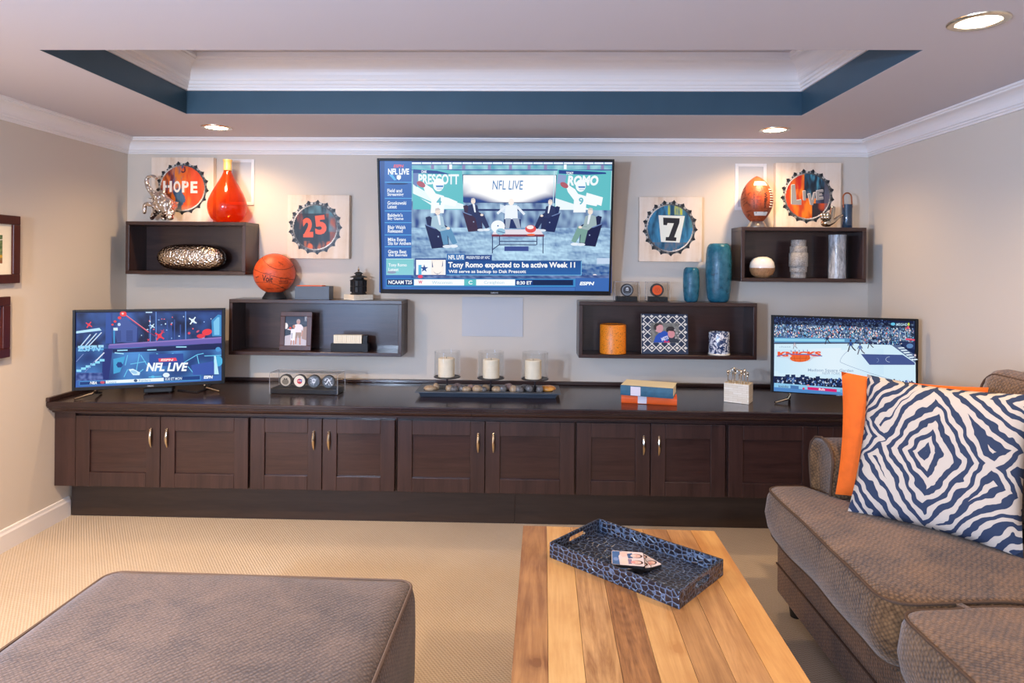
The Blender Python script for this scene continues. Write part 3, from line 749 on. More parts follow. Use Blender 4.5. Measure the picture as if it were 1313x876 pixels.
    cv.rect(646, 281, 668, 293, '#1b2d63'); cv.poly([(641, 262), (648, 264), (650, 275), (641, 271)], '#d6e5f3')
    cv.poly([(648, 263), (663, 263), (664, 281), (647, 281)], '#eef6ff'); cv.line([(648, 265), (637.5, 274)], 3.0, '#e6effa'); cv.line([(663, 265), (672.5, 275)], 3.0, '#e6effa')
    cv.poly([(648, 280), (655, 280), (653, 293), (648, 293)], '#9dabc0'); cv.poly([(657, 280), (665, 280), (668, 293), (663, 293)], '#9dabc0')
    cv.ell(655.3, 259, 3.6, 4.4, '#fdf2ea')
    seated(cv, 705.5, 259.5, 6.6, '#26335f', '#202a55', '#1a2657', -1)
    seated(cv, 757, 271, 7.8, '#9fb4b8', '#7aa39a', '#191f49', -1)
    # table with helmet and ball
    cv.poly([(634, 294.5), (692, 294), (697.5, 301.5), (631, 301.5)], '#e8dfe9'); cv.rect(630.5, 300.6, 698, 303.6, '#7c3a4e')
    for x in (631, 640, 688, 696): cv.rect(x, 303, x+1.1, 314 if x in (640, 688) else 325, '#1d2a5c')
    cv.line([(640, 309.5), (688, 309.5)], 1.0, '#1d2a5c'); cv.line([(640, 314), (688, 314)], 1.1, '#1d2a5c'); cv.line([(632, 320), (640, 314), ], 1.1, '#1d2a5c')
    cv.ell(638.5, 290.5, 9, 8, WH); cv.ell(642, 297, 6, 4.2, '#9cc8e0'); cv.line([(638, 296), (648, 299)], .8, '#2d4d86'); cv.ell(638.5, 289.6, 1.0, 1.0, '#3a6aa0')
    cv.ell(680.5, 293.5, 7, 5, '#e2524f'); cv.ell(680, 291.4, 4.6, 2.5, '#fdeeec'); cv.ell(681, 301, 5.5, 1.3, '#f06b42')
    cv.rect(647, 316, 678, 322, '#3c4f93')
    cv.rect(766, 331, 784, 338.5, '#c5d8f0'); cv.ell(763.5, 355, 3.4, 3.4, '#fff2f4'); cv.ell(680, 354, 3, 2, '#f6d0d8')
    cv.raster(533, 353, 784, 360, 60, 4, lambda x, y: mixc(lin('#26417f'), lin('#7c93c4'), .4+nz(x, y, .3, 2)))
    # side menu
    cv.rect(487, 207, 492.5, 374, '#2b4c8d', '#2d57a0'); cv.rect(492.5, 206.3, 527.4, 374, '#3767b0', '#3a6cb8')
    cv.text('ESPN', 504, 211, 517, 215, '#e0606f', .04, .15); cv.text('NFL LIVE', 497, 216.2, 524, 224, WH, .04)
    cv.poly([(498, 224), (503, 224), (508, 231), (505, 231.5)], '#5db3e6'); cv.poly([(508.2, 225), (511, 224.4), (513.6, 225), (513.6, 229), (511, 231), (508.2, 229)], WH)
    cv.ell(509, 235.7, 14, 1.2, '#1c3566')
    for y in (233.8, 254.4, 270.6, 285.6, 301.4, 316.6): cv.rect(493, y-.45, 527.4, y+.45, '#5fb2ea')
    for (a, b, c) in (('Field and', 515, 242.2), ('Streaming', 517, 247.2), ('Gronkowski', 520.5, 258), ('Latest', 508.5, 262.8), ("Baldwin's", 516, 273.6), ('Big Game', 517, 278.6), ('Blair Walsh', 519.5, 289.2), ('Released', 516, 294), ('Mike Evans', 520.3, 305), ('Sits for Anthem', 526.8, 309.8), ('Giants Beat', 521, 320.6), ('the Bengals', 522, 325.4)):
        y1 = c+4.6 if a[-1] != 'g' and 'p' not in a else c+5.2
        cv.text(a, 496.2+(c-242)*.015, c, b, y1, WH, .02)
    cv.rect(495, 332, 530.3, 353, '#7fcbd0', '#8fd3dd'); cv.line([(495, 332.3), (530, 332.3)], .8, '#c9f1f4'); cv.ell(502, 349.5, 6, 1.8, '#93a0bd')
    cv.text('Tony Romo', 498, 338, 521.5, 343.2, WH, .02); cv.text('Latest', 498, 343.8, 511, 348, WH, .02)
    # lower third
    cv.rect(532, 331.5, 572.5, 354, '#27498d'); cv.rect(533.5, 333.4, 571.5, 352.8, WH); cv.rect(553, 333.4, 569, 352.8, '#fbf3ec'); cv.rect(536.5, 340, 540.5, 352.8, '#5ab7e2')
    cv.poly([(544+(5.4 if k % 2 == 0 else 2.1)*math.sin(k*PI/5), 344.6-(5.4 if k % 2 == 0 else 2.1)*math.cos(k*PI/5)) for k in range(10)], '#2a4f94')
    cv.ell(561, 342.5, 6, 8, '#fff7f0'); cv.poly([(555.5, 348), (561, 352.5), (566.5, 348), (564, 351), (561, 352), (558, 351)], '#a0a0b4'); cv.poly([(554, 334), (555.5, 343), (554, 343)], '#445a90'); cv.poly([(567.8, 334), (568, 341), (566.6, 343)], '#445a90')
    cv.rect(573, 325.6, 596, 334.2, '#3a73b4'); cv.text('NFL LIVE', 575, 327.2, 595, 332.8, WH, .03)
    cv.rect(596, 327, 631, 334.2, '#22468a'); cv.text('PRESENTED BY KFC', 597.8, 328.6, 628.5, 332.2, '#e6f2ff', .02, .2)
    cv.rect(572.5, 334.2, 746.5, 353.4, '#1f4d90', '#2c66ac'); cv.line([(572.5, 353), (746, 353), (746, 335)], .7, '#7ec6ee')
    cv.text('Tony Romo expected to be active Week 11', 574.8, 336.2, 738, 345.4, '#ffffff', .03)
    cv.text('Will serve as backup to Dak Prescott', 575.4, 346.2, 675, 351.6, '#ffffff', .02)
    # ticker
    cv.rect(495, 357.6, 740, 368, '#3f8fcb'); cv.rect(496, 358.6, 530, 366.2, '#16336f'); cv.text('NCAAM T25', 498, 359.8, 528.3, 364.8, WH, .03)
    cv.rect(531, 358.6, 595.5, 366.4, '#fbfdff'); cv.ell(539, 355, 3.2, 2.3, '#ee4a6a'); cv.text('W', 536.5, 360, 541.8, 364.4, '#e35574', .03); cv.text('Wisconsin', 554, 360.6, 580, 364.6, '#a8cfe0')
    cv.rect(595.5, 358.6, 611, 366.4, '#5fc0c6'); cv.text('C', 601, 360, 606, 365, WH, .03); cv.rect(611, 358.6, 661, 366.4, '#fbfdff'); cv.text('Creighton', 621, 360.6, 647, 365.4, '#a8cfe0')
    cv.rect(661.5, 358.8, 736, 366.2, '#183d80'); cv.rect(684, 359.6, 735, 365.6, '#102650'); cv.text('8:30 ET', 663, 360.6, 682.6, 365.2, WH, .03)
    cv.rect(738.5, 356.6, 784, 374, '#3b6ab4'); cv.text('ESPN', 744, 361.4, 763, 366, WH, .05, .2); cv.rect(493, 368.6, 738, 374, '#4474bd')
tvY = 3.905
tl, tr_ = atY(483, 203, tvY), atY(787, 204.2, tvY)
bl, br = atY(488, 376.5, tvY+.125), atY(784, 379, tvY+.125)
ctr = (tl+tr_+bl+br)/4; tw = ((tr_-tl).length+(br-bl).length)/2; th = ((tl-bl).length+(tr_-br).length)/2
t = television('big_television', 'large wall mounted television showing a sports studio with five seated men', tw, th, ctr, 0, math.atan2(.125, tl.z-bl.z),
    (.012, .012, .026, .016), big_picture, [(483, 203), (787, 204.2), (784, 379), (488, 376.5)], .06, logo=('SAMSUNG', (630, 374.6, 639.5, 376.4)))
bk = MB().box((-.22, .05, -.18), (.22, .075, .18)); o = bk.build('mount_bracket', M['blackmatte'], t); o.rotation_euler = (math.atan2(.125, tl.z-bl.z), 0, 0)
MB().box((-.2, YB-ctr.y-.022, -.2), (.2, YB-ctr.y-.002, .2)).build('wall_plate', M['blackmatte'], t)
for sx in (-.135, .135): MB().box((sx-.025, .06, -.03), (sx+.025, YB-ctr.y-.022, .03)).build('mount_arm', M['blackmatte'], t)

def left_picture(cv):
    X = lambda *a: a
    cv.poly([(104, 62), (1219, 52), (1216, 602), (93, 644)], '#15255e')
    def bgf(x, y):
        v = .30+.6*nz(x, y, .006, 5)+.35*nz(x, y, .02, 2)
        return mixc(lin('#0d1640'), lin('#3d66b8'), v)
    cv.raster(108, 66, 1214, 330, 80, 24, bgf)
    cv.raster(102, 330, 1214, 600, 90, 30, lambda x, y: mixc(lin('#152a6c'), lin('#4f8fd6'), .45+.8*nz(x, y, .008, 8)))
    # uprights and beams
    cv.poly([(335, 66), (368, 66), (380, 300), (330, 300)], '#2c4fa0'); cv.rect(372, 66, 386, 190, '#2a3f8a')
    cv.poly([(310, 340), (385, 340), (352, 580), (300, 580)], '#1d2c74')
    cv.rect(625, 180, 660, 290, '#10183f'); cv.rect(560, 180, 580, 290, '#1b2c70')
    for x, h in ((715, 60), (940, 60), (800, 130), (830, 150), (855, 120), (670, 90), (900, 160)): cv.rect(x, h, x+7, 290, '#5f8ad6' if h < 100 else '#35509c')
    for k in range(26): cv.ell(600+random.random()*560, 90+random.random()*180, 3+random.random()*5, 3+random.random()*4, random.choice(['#cfe6ff', '#8fb9f2', '#ff6d70']))
    # roof outline in red lights
    cv.poly([(440, 120), (470, 100), (575, 175), (570, 290), (420, 290), (400, 200)], '#43589e')
    for k in range(7):
        cv.rect(410, 205+k*12, 450, 210+k*12, '#1c2a66'); cv.rect(490, 205+k*12, 540, 210+k*12, '#1c2a66')
    cv.line([(480, 80), (660, 215)], 9, '#c8365a'); cv.line([(480, 76), (660, 211)], 3, '#ffa0a8'); cv.line([(660, 215), (740, 262)], 5, '#8c2c5c')
    for x, y, r in ((468, 74, 26), (440, 104, 14), (405, 132, 11), (385, 156, 9)): cv.ell(x, y, r, r*.8, '#f23c3c')
    cv.ell(464, 72, 9, 8, '#ffd0c8'); cv.ell(436, 155, 12, 12, '#bcd8ff'); cv.rect(392, 180, 425, 202, '#d8f2ff'); cv.rect(392, 200, 402, 300, '#3f9ed8')
    def spark(x, y, s, c):
        for a in (.6, 2.2): cv.line([(x-math.cos(a)*s, y-math.sin(a)*s), (x+math.cos(a)*s, y+math.sin(a)*s)], s*.28, c)
        cv.ell(x, y, s*.4, s*.4, c)
    spark(204, 156, 28, '#f03a46'); spark(745, 245, 40, '#f03848'); spark(998, 130, 34, '#e8f6ff'); spark(690, 170, 22, '#d6efff'); spark(660, 275, 12, '#f0445a'); spark(768, 210, 18, '#c03a5c')
    cv.ell(1105, 218, 38, 24, '#ee3c46', rot=-.2); cv.ell(1060, 248, 32, 16, '#e2384a'); cv.ell(970, 225, 10, 10, '#e0455a'); cv.ell(1036, 212, 13, 7, '#d05a78', rot=-.6)
    cv.poly([(1140, 130), (1190, 85), (1214, 90), (1214, 250), (1145, 250)], '#3f8fcb'); cv.poly([(1155, 140), (1185, 105), (1200, 105), (1200, 240), (1160, 240)], '#7cc6ee')
    cv.rect(640, 60, 690, 68, '#cfeaff')
    # stage rails, left
    cv.poly([(106, 205), (285, 180), (300, 200), (106, 222)], '#b9e6ff')
    for a in ((215, 230, 130, 330), (262, 222, 150, 345), (300, 215, 190, 330)): cv.line([(a[0], a[1]), (a[2], a[3])], 9, '#9ecdf4'); cv.line([(a[0]+3, a[1]), (a[2]+3, a[3])], 3, '#f1e4e6')
    for k in range(4): cv.rect(118+k*52, 318-k*2, 160+k*52, 336-k*2, '#a7ddf8'); cv.rect(118+k*52, 342-k*2, 160+k*52, 358-k*2, '#5aa5dc')
    cv.text('ESPN', 118, 316, 300, 360, '#8ed0f5', .02, .3)
    for k in range(6): cv.rect(104+k*36, 500-k*16, 142+k*36, 518-k*16, '#8fdcff')
    cv.line([(320, 370), (250, 440)], 9, '#d9e2f6'); cv.line([(160, 380), (104, 440)], 5, '#7d8fc8'); cv.line([(260, 420), (170, 520)], 5, '#7d8fc8')
    cv.raster(100, 525, 310, 585, 30, 8, lambda x, y: mixc(lin('#233a80'), lin('#6d82c2'), .4+nz(x, y, .04, 3)))
    # violet gantry beam
    cv.poly([(352, 312), (1214, 262), (1214, 302), (352, 340)], '#6a5fb0', ); cv.poly([(360, 306), (1214, 256), (1214, 266), (360, 316)], '#9079c0')
    cv.poly([(385, 344), (1214, 306), (1214, 350), (385, 372)], '#131e54')
    # studio below
    cv.poly([(390, 420), (480, 400), (470, 440), (440, 520), (390, 535)], '#43a4d8'); cv.ell(437, 465, 26, 24, '#1d3f86', 6)
    for a in ((500, 390, 480, 470), (590, 380, 560, 540), (600, 390, 650, 470), (520, 460, 640, 440), (500, 500, 470, 560), (620, 500, 560, 545), (1030, 390, 1080, 380), (1030, 390, 930, 450), (1030, 395, 1045, 465), (720, 380, 770, 400), (850, 378, 800, 400), (1160, 400, 1180, 540), (660, 560, 760, 555), (960, 480, 1010, 540), (1085, 400, 1214, 395)): cv.line([(a[0], a[1]), (a[2], a[3])], 6, '#6cc8f0')
    for a in ((400, 372, 470, 380), (420, 355, 500, 352), (870, 330, 950, 330), (650, 352, 720, 350)): cv.line([(a[0], a[1]), (a[2], a[3])], 9, '#9fdcf7')
    cv.poly([(505, 500), (540, 495), (595, 525), (590, 545), (540, 545)], '#d8f3ff'); cv.ell(548, 522, 26, 12, '#9fcdee', rot=.3)
    cv.poly([(665, 385), (925, 380), (930, 470), (665, 480)], '#2c4d9c'); cv.poly([(985, 470), (1150, 440), (1180, 540), (1000, 545)], '#3a58ac')
    cv.ell(1190, 440, 34, 40, '#4fb4e2'); cv.poly([(1160, 400), (1172, 400), (1195, 540), (1160, 540)], '#bfeeff'); cv.ell(1190, 350, 20, 18, '#4f9ad6')
    cv.poly([(735, 418), (870, 412), (878, 436), (740, 444)], '#ef4a64'); cv.text('ESPN', 752, 420, 850, 438, '#ffd9d6', .05, .2)
    cv.text('NFL LIVE', 640, 450, 962, 516, '#f4fcff', .04, .25)
    cv.ell(795, 545, 26, 18, '#e6f6ff'); cv.ell(692, 558, 14, 10, '#5cc0ee')
    # ticker
    cv.poly([(100, 590), (1214, 550), (1214, 598), (97, 640)], '#3c67b4')
    cv.poly([(125, 592), (1058, 550), (1058, 588), (125, 624)], '#4a90cc'); cv.poly([(130, 597), (330, 590), (330, 612), (130, 620)], '#1c3c7c'); cv.text('NBA', 208, 592, 262, 614, WH, .03, .2)
    cv.poly([(330, 586), (775, 566), (775, 592), (330, 608)], '#f0faff'); cv.text('Texans', 340, 588, 412, 606, '#6fa6cc', 0, 0, -.03); cv.text('Raiders', 585, 576, 675, 594, '#6fa6cc', 0, 0, -.03); cv.ell(305, 600, 18, 11, '#c9536a'); cv.ell(560, 587, 14, 11, '#3a567c')
    cv.poly([(778, 563), (1052, 552), (1052, 580), (778, 590)], '#1b3f82'); cv.text('8:30 ET MON', 786, 563, 915, 584, '#dcefff', .02, .15, -.04)
    cv.text('ESPN', 1080, 550, 1150, 574, '#f2faff', .05, .2, -.03)
def corner_tv(TL, TR, BR, BL_, ya, yb, name, label, pic, corners, screen, logo):
    a, b = atY(*BL_, ya), atY(*BR, yb); c, d = atY(*TL, ya), atY(*TR, yb)
    ctr = (a+b+c+d)/4; wd = math.hypot(b.x-a.x, b.y-a.y); ht = ((c-a).z+(d-b).z)/2
    rz = math.atan2(b.y-a.y, b.x-a.x)
    t = television(name, label, wd, ht, ctr, rz, 0, screen, pic, corners, .05, logo=logo)
    zb = -(ctr.z-ZT); hh = ht/2
    for sx in (-1, 1):
        x0 = sx*wd*.36
        f = MB().tube([(x0, .02, -hh+.012), (x0, .02, -hh-.012), (x0+sx*.015, .0, zb+.022), (x0+sx*.085, -.045, zb+.007)], [.007, .007, .008, .006], 8).build('foot', M['nickel'], t, True)
        MB().tube([(x0, .025, -hh+.005), (x0, .04, zb+.02), (x0-sx*.01, .11, zb+.007)], [.008, .008, .006], 8).build('foot_brace', M['blackmatte'], t, True)
    return t, ctr, wd, ht, rz
LT = corner_tv((93.7, 397), (288.6, 395.9), (287.8, 492.2), (91.7, 501.4), 3.56, 3.84, 'side_television', 'smaller television at the left end of the worktop showing a blue broadcast stage', left_picture,
    [(82, 42), (1245, 35), (1240, 610), (70, 665)], (.014, .014, .018, .012), ('SAMSUNG', (652, 621, 700, 631)))

def right_picture(cv):
    cv.poly([(96, 80), (1192, 138), (1184, 745), (88, 648)], '#16264f')
    # the court image lies on a tilted grid; sk() slopes a row with the screen
    sk = lambda x, y: y+(x-640)*.055
    Pq = lambda pts: [(x, sk(x, y)) for x, y in pts]
    random.seed(3)
    def crowd(x, y):
        if y < 87+(x-104)*.047: return None
        v = .25+.5*nz(x, y, .05, 6)+.55*nz(x, y, .13, 2)
        if y < sk(x, 170): v -= .3
        return mixc(lin('#0c1430'), lin('#8fb2dc'), v)
    cv.raster(104, 85, 1186, 300, 150, 40, crowd)
    cv.poly([(106, 88), (1184, 139), (1184, 160), (106, 118)], '#101b40')
    cols = ['#dfeaf6', '#9ab4d6', '#5d7eb8', '#f3d9cf', '#2e4a86', '#16244e', '#c7d7ec', '#ef8a80', '#3c66b0', '#77c4e6']
    for k in range(1300):
        x = 110+random.random()*1065; y = sk(x, 172+random.random()*(118 if x < 640 else 150)); s = 3.2+random.random()*3.6
        cv.ell(x, y, s*.8, s*1.25, random.choice(cols), 5)
    for k in range(260):
        x = 110+random.random()*880; y = sk(x, 110+random.random()*60); cv.ell(x, y, 3, 4, random.choice(['#3a5488', '#22356a', '#5f7fb8']), 5)
    cv.poly(Pq([(106, 268), (640, 258), (720, 262), (720, 300), (106, 312)]), '#5a93c4'); cv.poly(Pq([(106, 276), (640, 266), (640, 284), (106, 296)]), '#8fd4ee'); cv.poly(Pq([(106, 306), (720, 288), (720, 300), (106, 318)]), '#46536e')
    # floor
    cv.poly(Pq([(104, 318), (720, 298), (1000, 300), (1184, 420), (1184, 585), (100, 560)]), '#d2ecfa')
    cv.raster(104, 330, 1180, 560, 40, 14, lambda x, y: mixc(lin('#bfe2f6'), lin('#f4fbff'), .5+.5*math.exp(-((x-560)/300)**2)-.4) if y > sk(x, 330) and y < sk(x, 540) and (x < 960) else None)
    cv.poly(Pq([(765, 375), (1085, 372), (1178, 430), (1178, 446), (830, 455)]), '#45568f')
    cv.poly(Pq([(1000, 300), (1060, 296), (1184, 372), (1184, 430)]), '#56688f')
    for k in range(6): cv.poly(Pq([(1048+k*20, 318+k*17), (1092+k*20, 314+k*17), (1104+k*20, 322+k*17), (1060+k*20, 327+k*17)]), '#e0f0fb')
    ar = [(605+math.cos(a)*0, 0) for a in ()]
    pts = [(690-85*math.sin(u*PI/16)+max(0, u-8)*34*.9, 335+u*13.2) for u in range(0, 17)]
    cv.line(Pq(pts), 2.5, '#7d94b8'); cv.line(Pq(pts[-1:]+[(1090, 585)]), 2.5, '#7d94b8')
    cv.line(Pq([(985+30*math.cos(a), 410+20*math.sin(a)) for a in [PI*.5+k*PI/10 for k in range(11)]]), 3, '#b9c8e2'); cv.line(Pq([(885+16*math.cos(a), 418+15*math.sin(a)) for a in [-PI*.5+k*PI/8 for k in range(9)]]), 2.5, '#8ea3cc')
    # centre court emblem
    cv.poly([(118, 378), (190, 352), (262, 340), (300, 350), (400, 358), (470, 388), (400, 402), (372, 425), (300, 432), (228, 420), (206, 398), (130, 392)], '#cfd8e4')
    cv.ell(300, 400, 78, 30, '#e8682e'); cv.line([(222, 400), (378, 402)], 3, '#b9481c'); cv.line([(300, 372), (300, 430)], 3, '#b9481c'); cv.line([(250, 378), (262, 424)], 2.5, '#b9481c'); cv.line([(350, 380), (338, 426)], 2.5, '#b9481c')
    cv.text('KNICKS', 128, 350, 460, 388, '#f05a2c', .06, 0, .02); cv.line([(122, 382), (210, 366), (300, 372), (390, 376), (468, 390)], 6, '#4a66ae')
    for a in range(5): cv.line([(235+a*30, 352), (228+a*32, 338)], 5, '#5a78b8')
    cv.text('Madison Square Garden', 358, 488, 706, 516, '#9fb6cc', .02, 0, .04); cv.text('NEW YORK', 468, 512, 606, 532, '#a9c0d4', .02, 0, .04)
    cv.text('chase', 142, 304, 228, 318, '#9fb9cf')
    # players
    def player(x, y, s, c, skin='#3a3040'):
        cv.poly([(x-.5*s, y-s*1.3), (x+.5*s, y-s*1.3), (x+.6*s, y), (x-.5*s, y)], c); cv.ell(x, y-s*1.75, .33*s, .42*s, skin)
        cv.line([(x-.3*s, y), (x-.6*s, y+s), (x-.9*s, y+s*1.9)], .38*s, skin); cv.line([(x+.3*s, y), (x+.9*s, y+s*.9), (x+1.7*s, y+s*1.6)], .38*s, skin)
        cv.line([(x-.5*s, y-s*1.1), (x-1.0*s, y-.1*s)], .25*s, skin); cv.line([(x+.5*s, y-s*1.1), (x+.9*s, y-.2*s)], .25*s, skin)
    player(258, 306, 12, '#d6cfd6', '#8a7480'); player(506, 268, 17, '#222f5a'); player(686, 318, 23, '#2f4a8a'); player(758, 345, 21, '#5d79b0', '#5a5668'); player(832, 308, 17, '#1d2c56')
    player(935, 285, 11, '#c9d6e6'); player(978, 288, 11, '#c2d2e6'); player(1180, 410, 12, '#e0d0d6')
    # basket
    cv.line([(1062, 270), (1066, 215), (1108, 232), (1104, 282), (1062, 270)], 5, '#a9c8e0'); cv.poly([(1108, 270), (1180, 280), (1180, 292), (1108, 284)], '#e0506c'); cv.poly([(1075, 300), (1180, 300), (1180, 360), (1100, 340)], '#26355f'); cv.ell(1140, 330, 26, 18, '#5f86b8')
    cv.ell(1012, 160, 17, 11, '#66c4e8'); cv.text('MSGHD', 1038, 156, 1124, 176, '#b9d9ea', .02, 0, .05); cv.ell(1132, 165, 8, 12, '#c5d84a'); cv.ell(1128, 190, 10, 12, '#e0566a')
    # near crowd
    cv.poly([(102, 545), (300, 560), (640, 575), (1000, 610), (1180, 625), (1180, 700), (640, 650), (102, 590)], '#141f3e')
    for k in range(420):
        x = 105+random.random()*1070; b = .03+random.random()**1.4; y = 535+(x-105)*.055+random.random()*70
        s = 5+random.random()*8; cv.ell(x, y, s*.8, s, random.choice(['#16203c', '#1d2c55', '#31539a', '#0f1730', '#9fb6d6', '#24407c', '#c7d2e2', '#2d3a5c', '#121a33', '#5a82bc']), 6)
    for x, y in ((185, 520), (228, 522), (300, 525), (330, 538), (415, 540)): cv.rect(x, y, x+32, y+22, '#1f3058')
    # score strip
    cv.poly([(99, 580), (1183, 690), (1181, 738), (95, 642)], '#8cc6ea'); cv.poly([(96, 612), (1182, 722), (1181, 738), (95, 642)], '#4f86c4')
    cv.text('knicks', 132, 600, 208, 618, '#5d7d9f', .03, 0, .09); cv.poly([(222, 602), (285, 610), (285, 634), (222, 626)], '#4a76ae'); cv.ell(322, 630, 9, 9, '#d03a6a')
    cv.poly([(352, 618), (575, 642), (575, 664), (352, 638)], '#d6216f'); cv.text('Bulls', 438, 632, 486, 648, '#ffe3ee', .03, 0, .1); cv.ell(356, 606, 11, 6, '#e08a9a')
    cv.ell(612, 658, 13, 13, '#6aa9d8'); cv.poly([(650, 652), (900, 680), (900, 700), (650, 672)], '#d6216f'); cv.text('Hawks', 740, 664, 800, 684, '#ffe3ee', .03, 0, .1); cv.poly([(1060, 610), (1130, 618), (1130, 640), (1060, 632)], '#c7e0f2')
    random.seed(11)
RT = corner_tv((989.2, 401.7), (1179, 411.8), (1176.5, 516), (987.6, 500.6), 3.74, 3.56, 'side_television', 'smaller television at the right end of the worktop showing a basketball game', right_picture,
    [(85, 70), (1218, 130), (1208, 752), (75, 655)], (.014, .014, .018, .012), ('SAMSUNG', (578, 688, 628, 700)))

# ------------------------------------------------------------------ artwork on the back wall
def cap_art(px, cx, cy, ro, ri, label, paint, letters, seedv):
    """wood panel with a printed bottle cap; page units are photo pixels on the panel face"""
    x0, y0, x1, y1 = px; yp = YB-.044
    a, b = atY(x0, y1, yp), atY(x1, y0, yp); wd, ht = b.x-a.x, b.z-a.z
    t = thing('art_panel', label, 'wall art', ((a.x+b.x)/2, yp, a.z), 0, 'square wooden panels with printed bottle caps')
    MB().box((-wd/2, 0, 0), (wd/2, .042, ht)).build('panel', M['panelwood'], t, bevel=.002)
    cv = Canvas([(x0, y0), (x1, y0), (x1, y1), (x0, y1)], [(-wd/2, ht), (wd/2, ht), (wd/2, 0), (-wd/2, 0)])
    n = 17; ring = []; rnd = random.Random(seedv)
    # crimped rim: dark teeth with light facets, then metal ring, then painted disc
    pts = []
    for k in range(n):
        for f, r in ((.0, ro), (.13, ro*.945), (.30, ro*.915), (.5, ro*.905), (.70, ro*.915), (.87, ro*.945)):
            an = 2*PI*(k+f)/n+seedv; pts.append((cx+r*math.cos(an), cy+r*math.sin(an)))
    cv.poly(pts, '#3b3f42')
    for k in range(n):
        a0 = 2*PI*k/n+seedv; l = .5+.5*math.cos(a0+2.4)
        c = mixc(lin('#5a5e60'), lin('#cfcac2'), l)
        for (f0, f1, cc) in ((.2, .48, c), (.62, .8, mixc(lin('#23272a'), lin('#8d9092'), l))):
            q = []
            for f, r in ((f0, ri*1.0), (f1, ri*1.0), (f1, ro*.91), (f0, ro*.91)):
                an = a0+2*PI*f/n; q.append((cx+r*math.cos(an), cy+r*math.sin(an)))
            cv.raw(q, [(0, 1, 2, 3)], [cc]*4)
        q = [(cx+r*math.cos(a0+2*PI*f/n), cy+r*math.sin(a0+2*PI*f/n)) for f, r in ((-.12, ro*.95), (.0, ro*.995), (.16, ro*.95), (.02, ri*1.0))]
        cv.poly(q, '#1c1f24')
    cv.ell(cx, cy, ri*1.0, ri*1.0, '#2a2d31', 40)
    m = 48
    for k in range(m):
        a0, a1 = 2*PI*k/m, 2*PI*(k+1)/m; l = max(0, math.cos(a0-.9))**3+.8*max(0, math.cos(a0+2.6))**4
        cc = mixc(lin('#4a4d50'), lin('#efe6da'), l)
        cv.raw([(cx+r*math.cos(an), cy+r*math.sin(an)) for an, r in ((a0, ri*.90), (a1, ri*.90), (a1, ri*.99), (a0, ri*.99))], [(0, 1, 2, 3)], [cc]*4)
    def fn(x, y):
        u, v = (x-cx)/ri, (y-cy)/ri
        return paint(u, v) if u*u+v*v <= .955**2 else None
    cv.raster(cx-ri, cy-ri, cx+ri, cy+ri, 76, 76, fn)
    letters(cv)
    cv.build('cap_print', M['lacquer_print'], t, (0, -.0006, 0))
    return t
def strokes(u, v, s, ox): return noise.noise(Vector((u*s+ox, v*s*.28, ox)))+.5*noise.noise(Vector((u*s*2.6, v*s*.8, ox+4)))
def paint_hope(u, v):
    n = strokes(u, v, 5, 2); e = u+.12*noise.noise(Vector((v*3, 1, 0)))
    c = lin('#e8552c')
    if e < .33: c = mixc(lin('#e8742c'), lin('#d94a20'), .5+n)
    if e < -.02+.25*n: c = mixc(lin('#e07a2c'), lin('#35547e'), .5+1.6*n)
    if v > .05 and -.35 < e < .02+.1*n: c = mixc(lin('#27436f'), lin('#4a6a86'), .5+n)
    if e < -.45+.2*n: c = mixc(lin('#d86a2a'), lin('#6a2c34'), .5+1.8*n) if v < .25 else mixc(lin('#7c3030'), lin('#8a6a3a'), .5+n)
    if e >= .33: c = mixc(lin('#ee5a32'), lin('#e04a26'), .5+n)
    if v > .72: c = mixc(c, lin('#d9cbb0'), (v-.72)*1.5)
    return c
def let_hope(cv):
    W = '#eee6da'
    for ch, x0, x1, y0, y1 in (('H', 209, 220.6, 232.2, 246.4), ('O', 222.6, 231.6, 232.2, 247), ('P', 233.6, 242.2, 232.2, 246.8), ('E', 244.6, 253.6, 232.6, 247.6)):
        cv.text(ch, x0, y0, x1, y1, W, .04)
    for x, y0, y1, w in ((214.6, 236, 243, 1.2), (239, 231, 238, .9)): cv.rect(x-w/2, y0, x+w/2, y1, '#4a4450' if x < 216 else '#e8552c')
    cv.line([(236.5, 214), (237.5, 219.5), (234.5, 221.5), (232.8, 219.5)], 1.7, '#5c2d33')
cap_art((193.6, 202, 273.7, 284), 234.2, 241, 34.6, 29.8, 'wooden panel with a red orange bottle cap reading HOPE', paint_hope, let_hope, .1)
def paint_25(u, v):
    n = strokes(u, v, 3.2, 7); m = noise.noise(Vector((u*2.4+3, v*2.4, 5)))
    c = mixc(lin('#151f29'), lin('#28363f'), .5+n)
    r = math.hypot(u, v)
    if m > .3 and r > .62 and v > 0: c = mixc(c, lin('#d8622c'), (m-.26)*5)
    if u > .45: c = mixc(c, lin('#b9562c'), .1+1.3*n); 
    if u > .6 and v < .2: c = mixc(c, lin('#3f7f8c'), .3+1.2*m)
    if v < -.6: c = mixc(c, lin('#5d8790'), .35+n)
    if v > .6 and abs(u) < .5: c = mixc(c, lin('#cf6a30'), .05+1.5*n)
    if u < -.5 and v < .1: c = mixc(c, lin('#8d3b2c'), .1+1.4*n)
    return c
def let_25(cv):
    O = '#e35a34'
    cv.text('2', 388.6, 279.5, 401.4, 303.5, O, .05, 0, -.06); cv.text('5', 403.6, 276.2, 418.6, 300.6, O, .05, 0, -.12)
    cv.rect(389, 300.4, 401.8, 304.4, O)
cap_art((368, 250.3, 448, 331.4), 404.2, 291.5, 35.3, 29.5, 'wooden panel with a dark bottle cap bearing a red 25', paint_25, let_25, .0)
